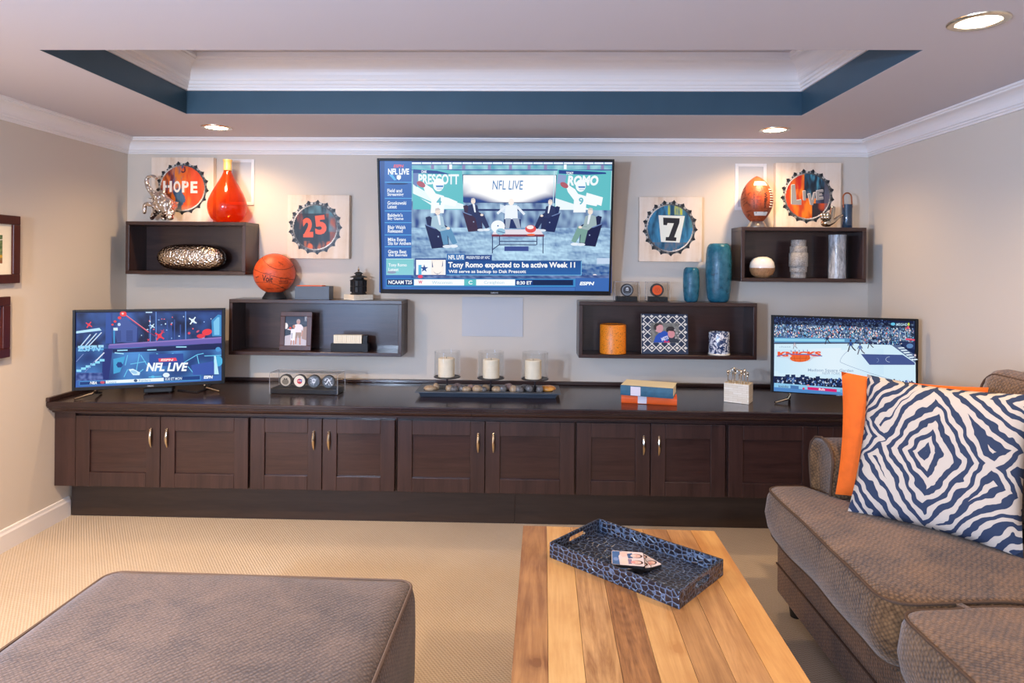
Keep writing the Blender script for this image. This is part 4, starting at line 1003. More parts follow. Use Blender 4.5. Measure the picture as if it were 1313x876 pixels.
def paint_7(u, v):
    n = strokes(u, v, 5, 12); c = mixc(lin('#1d4a66'), lin('#3b83ab'), .55+1.1*n)
    if v < -.55 and -.1 < u < .5: c = mixc(c, lin('#b9c04a'), .35+1.5*n)
    if u > .55 and v < 0: c = mixc(c, lin('#4f7f76'), .3+n)
    if v > .6: c = mixc(c, lin('#7c5a3c'), .2+1.2*n)
    return c
def let_7(cv):
    cv.poly([(844, 276.2), (878, 277), (871.6, 311), (847.5, 310.2)], '#e3e7dc')
    B = '#26262b'
    cv.poly([(850, 279.2), (871.5, 280), (871, 286), (864.5, 304), (867.5, 304.4), (867, 309), (853.4, 308.6), (853.8, 304), (857.5, 304), (864, 286.4), (855.8, 286), (855, 289), (850.4, 288.6)], B)
cap_art((819.2, 253, 900.4, 335.4), 859.1, 292.5, 36.2, 30.8, 'wooden panel with a blue bottle cap bearing a black 7', paint_7, let_7, .05)
def paint_live(u, v):
    n = strokes(u, v, 4, 22); m = noise.noise(Vector((u*2.2, v*2.2, 9)))
    c = mixc(lin('#b8401e'), lin('#e07a24'), .5+1.4*n)
    if u < -.2 and v < -.3: c = mixc(lin('#b3261e'), lin('#d8722c'), .4+1.2*n)
    if u > -.15 and v < .1: c = mixc(lin('#1d2836'), lin('#2f5f7c'), .4+1.4*n)
    if .12 < u < .62 and v < .0: c = mixc(c, lin('#52a0b8'), .1+1.9*n)
    if .0 < u < .45 and -.2 < v < .45: c = mixc(c, lin('#e0692a'), .35+1.6*m)
    if u > .35 and v > -.1: c = mixc(lin('#2a2c3c'), lin('#46506c'), .5+n)
    if v > .3 and u > .2: c = mixc(lin('#2c2830'), lin('#c8502a'), .1+1.7*m)
    if u > .72: c = mixc(c, lin('#6f6a78'), .5)
    return c
def let_live(cv):
    G, L = '#8d8c8c', '#e4ded6'
    def P(p, c):
        cv.poly([(x-.6, y-.5) for x, y in p], L); cv.poly(p, c)
    P([(1014.6, 237.4), (1019.2, 237), (1021.2, 257), (1027.6, 256), (1027.6, 262.8), (1014.6, 262.4)], G)
    P([(1029.2, 245), (1033, 244.6), (1033.4, 257), (1030, 257.2)], G)
    P([(1035.6, 249), (1039.4, 248.2), (1041.2, 257), (1043.2, 247.2), (1046.4, 246.6), (1042.6, 263), (1039.4, 263)], G)
    P([(1046.8, 244.6), (1055.8, 243.4), (1055.8, 246.2), (1050.4, 247), (1050.4, 249), (1054.4, 248.6), (1054.4, 251), (1050.4, 251.4), (1050.6, 253.4), (1056, 252.6), (1056, 255.6), (1047, 256.8)], G)
cap_art((994.5, 209, 1078.8, 291.3), 1035.3, 251.6, 35.3, 30, 'wooden panel with a many coloured bottle cap reading LIVE', paint_live, let_live, .12)

# ------------------------------------------------------------------ things on the upper left shelf
EPS = .0006
def pp(px, py, Y, o): return atY(px, py, Y)-o
ye = 4.04; o0 = Vector((pxX(203, 284, ye), ye, UL['top']+EPS)); t = thing('elephant_figurine', 'shiny silver elephant figurine with its trunk raised on the upper left shelf', 'figurine', o0)
q = lambda x, y, dy=0: pp(x, y, ye+dy, o0)
bodyn = [(q(211, 266), .045), (q(219, 268), .040), (q(204, 260), .036), (q(202, 250, -.02), .033), (q(195.5, 247.5, -.03), .017), (q(190, 240.5, -.035), .013), (q(187.4, 232, -.035), .011), (q(190.5, 226.4, -.035), .0095), (q(197.5, 225.6, -.035), .009), (q(201.5, 230, -.035), .009),
     (q(205, 270, -.028), .019), (q(196, 262, -.028), .016), (q(186, 261.5, -.03), .013), (q(185.2, 270, -.03), .011), (q(185.5, 275, -.03), .012),
     (q(200, 272, .028), .018), (q(196, 277.5, .028), .014), (q(193, 282, .028), .013),
     (q(219, 275, -.028), .021), (q(219, 280, -.028), .016), (q(219.5, 282.2, -.028), .015), (q(211, 275, .028), .021), (q(210, 280, .028), .016), (q(209, 282.2, .028), .015)]
bodyn = [(p_, r_*1.14) for p_, r_ in bodyn]
skin('body', bodyn, [(0, 1), (0, 2), (2, 3), (3, 4), (4, 5), (5, 6), (6, 7), (7, 8), (8, 9), (2, 10), (10, 11), (11, 12), (12, 13), (13, 14), (2, 15), (15, 16), (16, 17), (1, 18), (18, 19), (19, 20), (1, 21), (21, 22), (22, 23)], M['chrome'], t)
for sd in (-1, 1):
    e = MB(); vs = []
    for r, z in ((.0, -.007), (.6, -.006), (1, 0), (.6, .006), (0, .007)): vs.append((r, z))
    e.lathe(vs, 16, cap=False); e.xf(Matrix.Translation(q(207, 251, sd*.046)) @ Matrix.Rotation(sd*.5, 4, 'Z') @ Matrix.Rotation(PI/2, 4, 'X') @ Matrix.Diagonal((.028, .036, 1, 1)))
    e.build('ear', M['chrome'], t, True)
    MB().tube([q(197, 252, sd*.02-.02), q(193.5, 255, sd*.024-.03), q(190.5, 254, sd*.024-.035)], [.004, .0035, .001], 6).build('tusk', M['chrome_smooth'], t, True)
yv = 4.06; c = Vector((pxX(291.3, 284, yv), yv, UL['top']+EPS)); k = yv/F
t = thing('glass_vase', 'large teardrop orange glass vase with a gold collar on the upper left shelf', 'vase', c)
pr = [(0, 0), (11, 0), (15, 1.2), (19.5, 5), (22.6, 11), (24, 17.5), (24, 24), (22.3, 31), (19, 38.5), (15, 46), (10.5, 54), (7, 60.5), (5.2, 65), (4.7, 68)]
MB().lathe([(r*k, z*k) for r, z in pr], 40, cap=False).build('body', M['orange_glass'], t, True)
MB().lathe([(4.9*k, 67.5*k), (5.2*k, 68*k), (5.0*k, 74*k), (5.1*k, 79*k), (5.8*k, 80*k), (5.8*k, 81.4*k), (4.6*k, 81.4*k), (4.5*k, 68*k)], 24, cap=False).build('collar', plain('gold_collar', '#eec27a', .35, .3), t, True)
yv = 4.075; c = Vector((pxX(245.5, 345, yv), yv, UL['floor']+EPS)); k = yv/F
t = thing('silver_vessel', 'long hammered silver vessel lying inside the upper left shelf', 'vessel', c)
mb = MB(); vs = []; n = 40; mseg = 24; L, Rr = 44.6*k, 17.3*k; fs = []
for i in range(n+1):
    u = -1+2*i/n; x = math.sin(u*PI/2)*L; r = Rr*(max(0, 1-abs(x/L)**3.4))**.5
    for j in range(mseg):
        a = 2*PI*j/mseg; d = 1+.018*noise.noise(Vector((x*60, math.cos(a)*4, math.sin(a)*4)))
        vs.append((x, math.cos(a)*r*.8*d, Rr+math.sin(a)*r*d))
for i in range(n):
    for j in range(mseg): fs.append((i*mseg+j, i*mseg+(j+1) % mseg, (i+1)*mseg+(j+1) % mseg, (i+1)*mseg+j))
mb.add(vs, fs).build('body', M['hammered'], t, True)

# ------------------------------------------------------------------ things on the lower left shelf
yv = 4.07; k = yv/F; c = Vector((pxX(351.8, 385, yv), yv, LL['top']+EPS)); rb = 25.8*k
t = thing('ball_stand', 'round black stand under the basketball', 'stand', c)
MB().lathe([(0, 0), (15*k, 0), (15*k, 1.2*k), (12.4*k, 5.5*k), (10.6*k, 8.6*k), (8.6*k, 8.6*k), (8.2*k, 4*k), (0, 4*k)], 28, cap=False).build('ring', M['blackmatte'], t, True)
zc = c.z+8.6*k-.0005+math.sqrt(rb**2-(9.6*k)**2); b = thing('basketball', 'orange signed basketball on a black stand on the lower left shelf', 'ball', (c.x, c.y, zc))
def sphere(r, seg=40, rings=24):
    return MB().lathe([(max(1e-6, r*math.sin(PI*i/rings)), -r*math.cos(PI*i/rings)) for i in range(rings+1)], seg, cap=False)
sphere(rb, 72, 44).build('shell', M['basketball'], b, True)
vr = math.atan2(c.x, c.y)
RB = Matrix.Rotation(-vr, 3, 'Z') @ Matrix.Rotation(.26, 3, 'Y') @ Matrix.Rotation(.12, 3, 'X')
seams = []
cir = lambda f: [RB @ Vector(f(2*PI*i/60)) for i in range(60)]
R1 = rb*1.0005
seams.append(cir(lambda a: (R1*math.cos(a), R1*math.sin(a), 0)))
seams.append(cir(lambda a: (R1*math.cos(a), 0, R1*math.sin(a))))
for sgn in (-1, 1):
    seams.append(cir(lambda a, sgn=sgn: Vector((math.cos(a), math.sin(a), sgn*(.62+.22*math.cos(2*a)))).normalized()*R1))
for sm in seams: MB().tube(sm, .0013, 5, True).build('seam', plain('dark_seam', '#4a1c12', .6) if 'dark_seam' not in bpy.data.materials else bpy.data.materials['dark_seam'], b)
INK = lin('#2a1712')
def ball_text(parent, rad, items, name, squash=1.0):
    """lettering wrapped on a ball: page x,y are angles in radians to the right / upward of the viewer's direction"""
    cv = MB()
    for (s, x0, y0, x1, y1, bold, shear, rot) in items:
        vs, fs = glyphs(s, bold, shear); ax = [v[0] for v in vs]; ay = [v[1] for v in vs]; p = []
        for x, y in vs:
            X = (x-min(ax))/(max(ax)-min(ax))*(x1-x0)-(x1-x0)/2; Y = (y-min(ay))/(max(ay)-min(ay))*(y1-y0)-(y1-y0)/2
            cr, sr = math.cos(rot), math.sin(rot); X, Y = X*cr-Y*sr+(x0+x1)/2, X*sr+Y*cr+(y0+y1)/2
            p.append(rad(X, Y))
        cv.add(p, fs)
    me = bpy.data.meshes.new(name); me.from_pydata(cv.v, [], cv.f); me.materials.append(plain(name+'_ink', '#2a1712', .6)); o = bpy.data.objects.new(name, me); COL.objects.link(o); o.parent = parent
vr = math.atan2(c.x, c.y)
def brad(X, Y, r=rb*1.014):
    v = Vector((math.sin(X)*math.cos(Y), -math.cos(X)*math.cos(Y), math.sin(Y))); return Matrix.Rotation(-vr, 3, 'Z') @ v*r
rs = random.Random(5)
scr = [('Voit', -.62, -.40, -.08, -.08, .012, 0, -.16), ('official', -.5, .0, -.15, .05, 0, 0, -.1)]
ball_text(b, brad, scr, 'lettering')
def scribbles(parent, rad, spots, name, th=.0009):
    mb = MB()
    for (x, y, wd, n, ang) in spots:
        pts = []
        for i in range(n*4+1):
            u = i/(n*4); X = u*wd; Y = .035*math.sin(i*PI/2+rs.random())*(.5+rs.random()); pts.append(rad(x+X*math.cos(ang)-Y*math.sin(ang), y+X*math.sin(ang)+Y*math.cos(ang)))
        mb.tube(pts, th, 4)
    o = mb.build(name, bpy.data.materials.get('signature_ink') or plain('signature_ink', '#3a1c14', .6), parent); return tag(o, kind='stuff')
scribbles(b, brad, [(.2, .62, .3, 3, -.6), (.22, -.22, .5, 5, .05), (.2, -.36, .55, 6, 0), (.25, -.5, .5, 5, .1), (-.55, -.80, .5, 5, -.05), (.1, -.8, .5, 5, .2), (-1.05, -.2, .25, 3, .3)], 'signatures')
yv = 4.05; o0 = Vector((pxX(403, 386, yv), yv, LL['top']+EPS)); k = yv/F
t = thing('slate_box', 'open slate blue box with orange papers inside on the lower left shelf', 'box', o0)
w2, d2, h2, tk = 22*k, .045, 17*k, .006
MB().box((-w2, -d2, 0), (w2, d2, tk)).build('bottom', M['slate'], t)
MB().box((-w2, -d2, tk), (w2, -d2+tk, h2)).build('front', M['slate'], t, bevel=.001); MB().box((-w2, d2-tk, tk), (w2, d2, h2)).build('back', M['slate'], t, bevel=.001)
for sx in (-1, 1): MB().box((sx*w2-(tk if sx > 0 else 0), -d2+tk, tk), (sx*w2+(0 if sx > 0 else tk), d2-tk, h2)).build('side', M['slate'], t, bevel=.001)
pt_ = MB().box((-w2+.008, -d2+.008, tk+.001), (w2*.55, d2-.008, h2+.004)); tag(pt_.build('orange_papers', M['book_orange'], None, loc=o0), 'stack of orange papers filling the open slate blue box', 'papers')
yv = 4.065; c = Vector((pxX(459.5, 385, yv), yv, LL['top']+EPS)); k = yv/F
t = thing('pagoda_ornament', 'black pagoda ornament on a white marble base on the lower left shelf', 'ornament', c, .75)
s_ = 13.6*k; MB().box((-s_, -s_, 0), (s_, s_, 6.6*k)).build('base', M['bone'], t, bevel=.001)
bk = M['blackmatte']
def tier(z0, z1, r0, r1, nm, sg=8): MB().lathe([(0, z0*k), (r0*k, z0*k), (r1*k, z1*k), (0, z1*k)], sg, cap=False).build(nm, bk, t)
for z, r in ((6.6, 11), (8.4, 9.5)): tier(z, z+1.3, r, r-.4, 'step')
for z0 in (10, 17.5):
    tier(z0, z0+7, 9.3, 9.3, 'storey', 12)
    for kk in range(12):
        a = 2*PI*kk/12; x, y = 9.6*k*math.cos(a), 9.6*k*math.sin(a)
        MB().box((x-.003, y-.003, z0*k), (x+.003, y+.003, (z0+7)*k)).build('column', bk, t)
for z, r in ((16.4, 11), (24.2, 11.5), (28.5, 11.3), (33, 6)):
    MB().lathe([(0, z*k), (r*k, z*k), (r*k, (z+.6)*k), (r*.55*k, (z+2.4)*k), (0, (z+3.2)*k)], 8, cap=False).build('roof', bk, t)
tier(26, 29, 7, 7, 'storey'); tier(30.5, 33.2, 4.5, 4.5, 'storey')
MB().lathe([(0, 35*k), (1.6*k, 35.5*k), (.6*k, 37*k), (1.5*k, 38.6*k), (.5*k, 40*k), (0, 44*k)], 10, cap=False).build('finial', M['chrome_smooth'], t, True)
def easel_frame(px, Y, shelf, label, lean, bw, mat, pic, depth, front=.0072):
    x0, y0, x1, y1 = px; a, b = atY(x0, y1, Y), atY(x1, y0, Y); wd, ht = b.x-a.x, b.z-a.z
    t = thing('photo_frame', label, 'photo frame', ((a.x+b.x)/2, Y, shelf['floor']+EPS)); rot = (-lean, 0, 0); zo = Vector((0, 0, .015*math.sin(lean)))
    l, tp, r, bo = bw
    def add(mb, nm, mt, bv=.002, rotate=True):
        o = mb.build(nm, mt, t, bevel=bv); o.rotation_euler = rot; o.location = zo; return o
    add(MB().box((-wd/2, 0, 0), (wd/2, .015, bo)).box((-wd/2, 0, ht-tp), (wd/2, .015, ht)).box((-wd/2, 0, bo), (-wd/2+l, .015, ht-tp)).box((wd/2-r, 0, bo), (wd/2, .015, ht-tp)), 'frame', mat)
    add(MB().box((-wd/2+l*.8, .008, bo*.8), (wd/2-r*.8, .014, ht-tp*.8)), 'backing', M['blackmatte'], 0)
    cv = Canvas([(x0, y0), (x1, y0), (x1, y1), (x0, y1)], [(-wd/2, ht), (wd/2, ht), (wd/2, 0), (-wd/2, 0)]); pic(cv)
    o = cv.build('photograph', M['print'], t, rot=rot); o.location = zo+Matrix.Rotation(-lean, 3, 'X') @ Vector((0, front, 0))
    zt = ht*.8*math.cos(lean); yt = .016+ht*.8*math.sin(lean)
    MB().prism([(.018, .0), (depth, .0), (yt+.006, zt), (yt, zt)], -.012, .012, 'YZ').build('easel_back', M['blackmatte'], t)
    return t, wd, ht
def pic_family(cv):
    cv.rect(363, 404, 392.6, 443, '#37475a'); cv.rect(363, 404, 392.6, 416, '#2b3a4e', '#45566a'); cv.poly([(363, 431), (392.6, 424), (392.6, 443), (363, 443)], '#c9c4cc')
    cv.poly([(386, 420), (392.6, 418), (392.6, 436), (386, 434)], '#a8938c'); cv.text('NY', 389, 405, 392, 412, '#c6cbd4', .03)
    cv.ell(364.5, 418, 3, 4, '#f2ece6'); cv.poly([(376, 416.5), (380, 415.2), (384.5, 416), (387.2, 419), (387, 425), (385.5, 422), (385.2, 427), (377, 427), (376, 421)], '#efe9ea')
    cv.ell(380.8, 412.4, 2.5, 3.3, '#c9a39a'); cv.poly([(378.5, 411.4), (379, 409.6), (382.5, 409.6), (383, 411.4)], '#b9b2b4'); cv.poly([(377, 426), (385.4, 426), (384.6, 433.4), (381.6, 433), (381, 429), (380, 433.2), (377, 433.2)], '#a08f84')
    cv.line([(378.6, 433), (378.4, 441)], 1.8, '#c08d7c'); cv.line([(383.6, 433), (384, 441.5)], 1.8, '#c08d7c'); cv.line([(386.6, 424), (385.6, 431)], 1.3, '#c99a88')
    cv.poly([(371.5, 422), (376.5, 421.5), (378, 424), (377, 437), (371.5, 436.5)], '#eef0f4'); cv.ell(375.2, 418.6, 1.8, 2.2, '#b88070'); cv.ell(370.6, 420.6, 1.6, 1.4, '#d24a3e'); cv.line([(367, 422), (372, 423)], 1.1, '#e9e3e3')
    cv.line([(372.6, 436), (372.2, 442)], 1.3, '#c08d7c'); cv.line([(375.6, 436), (376, 442)], 1.3, '#c08d7c'); cv.line([(373, 427), (373, 434)], .8, '#5a6a8c')
k = 4.05/F
easel_frame((357.7, 399.8, 398.8, 448.8), 4.04, LL, 'dark wooden frame with a family photograph leaning in the lower left shelf', .10, (6.2*k, 6*k, 6.4*k, 6.2*k), M['mahogany'], pic_family, .09)
yv = 4.06; k = yv/F; c = Vector((pxX(449.4, 449, yv), yv, LL['floor']+EPS))
t = thing('tile_rack', 'black rack holding a row of ivory tiles inside the lower left shelf', 'rack', c)
w2 = 23.8*k
MB().box((-w2, -.03, 0), (w2, .03, .006)).build('base', M['black'], t); MB().box((-w2+.004, -.03, .006), (w2-.004, -.024, 10.2*k)).build('front_rail', M['black'], t, bevel=.001); MB().box((-w2+.004, .024, .006), (w2-.004, .03, 12*k)).build('back_rail', M['black'], t, bevel=.001)
for sx in (-1, 1): MB().box((sx*w2-(.004 if sx > 0 else 0), -.03, .006), (sx*w2+(0 if sx > 0 else .004), .03, 10*k)).build('end_block', M['black'], t)
MB().box((w2-.034, -.02, .0065), (w2-.006, .02, 20*k)).build('end_stop', M['black'], t, bevel=.001)
x = -w2+.014; tw_ = (2*w2-.014-.04)/15; i = 0
ORD = ['first', 'second', 'third', 'fourth', 'fifth', 'sixth', 'seventh', 'eighth', 'ninth', 'tenth', 'eleventh', 'twelfth', 'thirteenth', 'fourteenth', 'fifteenth', 'sixteenth', 'seventeenth', 'eighteenth', 'nineteenth', 'twentieth']
first = None
for i in range(15):
    o = MB().box((-tw_/2+.0004, -.021, 0), (tw_/2-.0004, .019, 21*k-.0066)).build('ivory_tile', M['ivory'], None, bevel=.001) if first is None else first.copy()
    if first is None: first = o
    else: COL.objects.link(o)
    o.location = (c.x+x+tw_*(i+.5), c.y, c.z+.0066)
    tag(o, ORD[i]+' ivory tile from the left in the black rack', 'tile', 'ivory tiles in the black rack')

# ------------------------------------------------------------------ things on the lower right shelf
def case_edges(t, hx, hy, z0, z1, r=.0016):
    P = [(-hx, -hy), (hx, -hy), (hx, hy), (-hx, hy)]; mb = MB()
    mb.tube([(x, y, z1) for x, y in P], r, 4, True)
    for x, y in P: mb.tube([(x, y, z0), (x, y, z1)], r, 4)
    mb.build('cover_edge', M['acrylic_edge'], t)
def puck_case(x0, x1, y0, y1, puckx, pucky, pr_, face, label, lab2):
    Y = 4.06; k = Y/F; a = atY(x0, y1, Y); wd = (x1-x0)*k; ht = (y1-y0)*k; c = Vector((a.x+wd/2, Y, LR['top']+EPS))
    t = thing('display_case', label, 'display case', c, 0, 'clear cases with one puck each'); dp = .035
    MB().box((-wd/2+.01, -dp+.008, .0), (wd/2-.01, dp-.008, 6.3*k)).build('base', M['black'], t, bevel=.002)
    MB().box((-wd/2, -dp, 0), (wd/2, dp, .002)).build('base_rim', M['blackmatte'], t)
    hb = .003; mb = MB()
    for lo, hi in (((-wd/2, -dp, hb), (wd/2, -dp+.002, ht)), ((-wd/2, dp-.002, hb), (wd/2, dp, ht)), ((-wd/2, -dp+.002, hb), (-wd/2+.002, dp-.002, ht)), ((wd/2-.002, -dp+.002, hb), (wd/2, dp-.002, ht)), ((-wd/2, -dp, ht), (wd/2, dp, ht+.002))): mb.box(lo, hi)
    mb.build('cover', M['acrylic'], t); case_edges(t, wd/2, dp, .003, ht+.001)
    r = pr_*k; pc = thing('hockey_puck', lab2, 'puck', Vector((c.x+(puckx-(x0+x1)/2)*k, c.y, c.z+6.3*k+r-.001)))
    puck_geo(pc, r, face)
def puck_geo(pc, r, face):
    MB().lathe([(0, -.011), (r-.001, -.011), (r, -.009), (r, .009), (r-.001, .011), (0, .011)], 28, cap=False).xf(Matrix.Rotation(PI/2, 4, 'X')).build('rubber_disc', M['rubber'], pc, True)
    cv = Canvas([(-1, 1), (1, 1), (1, -1), (-1, -1)], [(-r, r), (r, r), (r, -r), (-r, -r)]); face(cv)
    cv.build('printed_face', M['lacquer_print'], pc, (0, -.0113, 0))
def face_grey(cv):
    cv.ell(0, 0, .82, .82, '#8d949b', 28); cv.ell(0, 0, .66, .66, '#3a3e45', 28); cv.poly([(-.22, -.1), (.22, -.1), (.2, .3), (0, .45), (-.2, .3)][::1], '#d6dade'); cv.line([(-.4, -.5), (.4, -.5)], .09, '#7e858c'); cv.text('NHL', -.14, -.02, .14, .2, '#3a3e45', .03)
def face_orange(cv):
    cv.ell(0, 0, .74, .74, '#ee5a1c', 28); cv.ell(0, 0, .36, .36, '#c2431a', 24); cv.ell(0, 0, .29, .29, '#ee5a1c', 24); cv.text('F', -.1, .15, .12, -.15, '#c2431a', .05)
puck_case(787.5, 818, 364, 388.6, 803.6, 375.5, 8.1, face_grey, 'clear case with a grey faced puck, left one on the lower right shelf', 'hockey puck with grey printed face in the left clear case')
puck_case(828.5, 857, 364, 388.6, 842, 376.5, 8.5, face_orange, 'clear case with an orange faced puck, right one on the lower right shelf', 'hockey puck with orange printed face in the right clear case')
def lathe_vase(name, label, cat, cx, ybot, ytop, hw, Y, z, prof, mat, part='body', group=None):
    k = Y/F; c = Vector((pxX(cx, ybot, Y), Y, z+EPS)); ht = (ybot-ytop)*k; w_ = hw*k
    t = thing(name, label, cat, c, 0, group)
    MB().lathe([(r*w_, h*ht) for r, h in prof], 40, cap=False).build(part, mat, t, True); return t, w_, ht
bp = [(0, 0), (.62, 0), (.74, .015), (.84, .06), (.93, .2), (1, .45), (1, .65), (.97, .82), (.9, .93), (.78, .98), (.66, 1.0), (.60, .985), (.62, .93), (.8, .8), (.84, .5), (.78, .2), (.6, .06), (0, .05)]
lathe_vase('teal_vase', 'short teal bubbled glass vase on the lower right shelf', 'vase', 886, 388.5, 344.5, 10.2, 4.06, LR['top'], bp, M['teal'], group='teal glass vases')
lathe_vase('teal_vase', 'tall teal bubbled glass vase at the right end of the lower right shelf', 'vase', 921, 388.8, 314.5, 16, 4.07, LR['top'], bp, M['teal'], group='teal glass vases')
cyp = [(0, 0), (.95, 0), (1, .02), (1, .97), (.96, 1.0), (.8, 1.0), (.76, .985), (0, .985)]
lathe_vase('speckled_candle', 'orange speckled cylinder candle inside the lower right shelf', 'candle', 785.7, 452, 415, 16.6, 4.05, LR['floor'], cyp, M['orange_speckle'])
vt, vw, vh = lathe_vase('votive_cup', 'blue and white glazed cup at the right inside the lower right shelf', 'cup', 922, 452.5, 424, 13, 4.05, LR['floor'], [(0, 0), (.97, 0), (1, .03), (.98, .5), (1, .97), (.97, 1), (.9, 1), (.87, .95), (.86, .1), (0, .09)], M['blue_white'])
MB().lathe([(0, .001), (vw*1.03, .001), (vw*1.04, .006), (vw*1.0, .009), (0, .009)], 36, cap=False).build('foot_ring', M['cream'], vt, True)
def pic_kids(cv):
    x0, y0, x1, y1 = 822.8, 403.9, 882.9, 454.3
    cv.rect(x0, y0, x1, y1, '#2d3a50'); W = '#e8e3d6'; px_, py_ = 10.86, 9.9
    def band(a, b):
        cv.line([a, b], 1.25, W)
    def inside(p): return x0 <= p[0] <= x1 and y0 <= p[1] <= y1
    cx0, cy0 = 825.2, 407.0
    for i in range(-1, 7):
        for j in range(-1, 6):
            X, Y_ = cx0+i*px_, cy0+j*py_
            for sx in (-1, 1):
                for sy in (-1, 1):
                    a, b = (X+sx*px_/2, Y_), (X, Y_+sy*py_/2)
                    if inside(a) and inside(b): band(a, b)
            if inside((X, Y_)): cv.poly([(max(x0, X-2.6), Y_), (X, max(y0, Y_-2.1)), (min(x1, X+2.6), Y_), (X, Y_+2.1)], W)
    cv.rect(834.6, 415.2, 871.2, 440.3, '#7c7b74'); 
    cv.raster(835, 415.5, 871, 440, 24, 16, lambda x, y: mixc(lin('#5f605a'), lin('#9a988e'), .5+.9*nz(x, y, .25, 3)))
    cv.poly([(838, 440), (841, 432), (846, 427.5), (853, 425), (857, 428), (858.5, 440)], '#2a57b8'); cv.ell(846, 421.8, 4.9, 5.9, '#e2a5a2'); cv.poly([(839.4, 424), (838.8, 419), (841, 416), (848, 415.6), (851, 418), (846, 417.4), (842, 420), (842, 424)], '#3a332e'); cv.ell(842.4, 425, 1.3, 1.6, '#e2a5a2')
    cv.poly([(856, 440), (858, 434), (866, 432), (871, 437), (871, 440)], '#343a44'); cv.ell(861.3, 429, 4.6, 5.2, '#e49a98'); cv.poly([(855, 427), (854.6, 422.6), (858, 419.6), (864, 420), (866.5, 424), (866, 428), (864.5, 425.6), (858, 425.2)], '#332c2c')
    cv.text('METS', 848.2, 432.4, 857.6, 437, '#eef0f6', .04, 0, -.35); cv.poly([(851, 440), (853, 437), (855.5, 439), (858, 437.4), (859.5, 440)], '#e03a70')
    for x, y in ((866, 424), (868.5, 428), (867, 434), (870, 431)): cv.ell(x, y, 1.2, 1.0, '#c9c2bc')
easel_frame((822.8, 403.9, 882.9, 454.3), 4.03, LR, 'navy and cream lattice frame with a photograph of two boys inside the lower right shelf', .10, (12.0*.0048, 11.4*.0048, 11.6*.0048, 14.2*.0048), M['cream'], pic_kids, .09, -.0006)

# ------------------------------------------------------------------ things on the upper right shelf
yv = 4.06; k = yv/F; c = Vector((pxX(970, 291, yv), yv, UR['top']+EPS))
t = thing('ball_stand', 'round pale metal stand under the football', 'stand', c)
MB().lathe([(0, 0), (12*k, 0), (12*k, .8*k), (10*k, 5*k), (8.4*k, 7.6*k), (6.8*k, 7.6*k), (6.4*k, 3*k), (0, 3*k)], 28, cap=False).build('ring', M['silver'], t, True)
hb = 31*k; rbf = 19.6*k
def fprof(u): return rbf*(max(0, 1-u*u))**.72 if abs(u) < 1 else 1e-6
us = next(u/1000 for u in range(-1000, 0) if fprof(u/1000) > 7.5*k)
zc = c.z+7.6*k-us*hb
b = thing('football', 'brown signed football standing upright on a pale stand', 'ball', (c.x, c.y, zc), -.05)
MB().lathe([(max(1e-6, fprof(math.sin(-PI/2+PI*i/28))), hb*math.sin(-PI/2+PI*i/28)) for i in range(29)], 40, cap=False).build('shell', M['football'], b, True)
vr2 = math.atan2(c.x, c.y)
def frad(X, Y, e=.0008):
    u = Y/hb; r = fprof(u)+e; return Matrix.Rotation(-vr2, 3, 'Z') @ Vector((r*math.sin(X), -r*math.cos(X), Y))
def fband(X0, X1, Z0, Z1, name, mat, e=.0006, n=14):
    mb = MB(); vs = []; fs = []
    for i in range(n+1):
        for j in range(3): vs.append(frad(X0+(X1-X0)*i/n, Z0+(Z1-Z0)*j/2, e))
    for i in range(n):
        for j in range(2): fs.append((i*3+j, i*3+j+1, i*3+j+4, i*3+j+3))
    return mb.add(vs, fs).build(name, mat, b, True)
fband(-.2, 1.0, 18*k, 23*k, 'white_stripe', M['white_glaze']); fband(-.15, 1.0, -20*k, -15.4*k, 'white_stripe', M['white_glaze'])
fband(-.25, -.2, -22*k, 22*k, 'seam', bpy.data.materials['dark_seam']); fband(1.15, 1.2, -22*k, 22*k, 'seam', bpy.data.materials['dark_seam'])
for i in range(8):
    z = (-9+i*3.1)*k; MB().tube([frad(.98, z, .001), frad(1.1, z, .004), frad(1.28, z, .004), frad(1.42, z, .001)], .0028, 6).build('lace', M['white_glaze'], b, True)
def vtext(s, xc, z0, z1, wid, name, mat, bold=.02):
    vs, fs = glyphs(s, bold); ax = [v[0] for v in vs]; ay = [v[1] for v in vs]; mb = MB(); p = []
    for x, y in vs:
        uu = (x-min(ax))/(max(ax)-min(ax)); vv = (y-min(ay))/(max(ay)-min(ay)); p.append(frad(xc+(vv-.5)*wid, z1+(z0-z1)*uu, .0012))
    mb.add(p, fs).build(name, mat, b)
ink = bpy.data.materials['signature_ink']
vtext('Wilson', .62, -11*k, 9*k, .2, 'lettering', ink); vtext('NFL', .18, -11*k, 11*k, .32, 'emboss_lettering', plain('embossed_mark', '#a23d1f', .4), .0); vtext('OFFICIAL GAME BALL', -.1, -12*k, 10*k, .09, 'lettering', ink, 0)
scribbles(b, lambda x, y: frad(x*1.0, y*.1, .0008), [(-1.2, .35, .5, 4, .5), (-1.1, .0, .55, 5, .3), (-.95, -.35, .5, 5, .5), (-.8, -.75, .45, 4, .2), (-.9, -1.0, .4, 4, .3), (.55, -.75, .4, 4, .2), (0.0, -.87, .12, 2, 1.2), (-1.25, .65, .4, 3, .5), (-.55, .3, .3, 3, .6)], 'signatures', .0008)
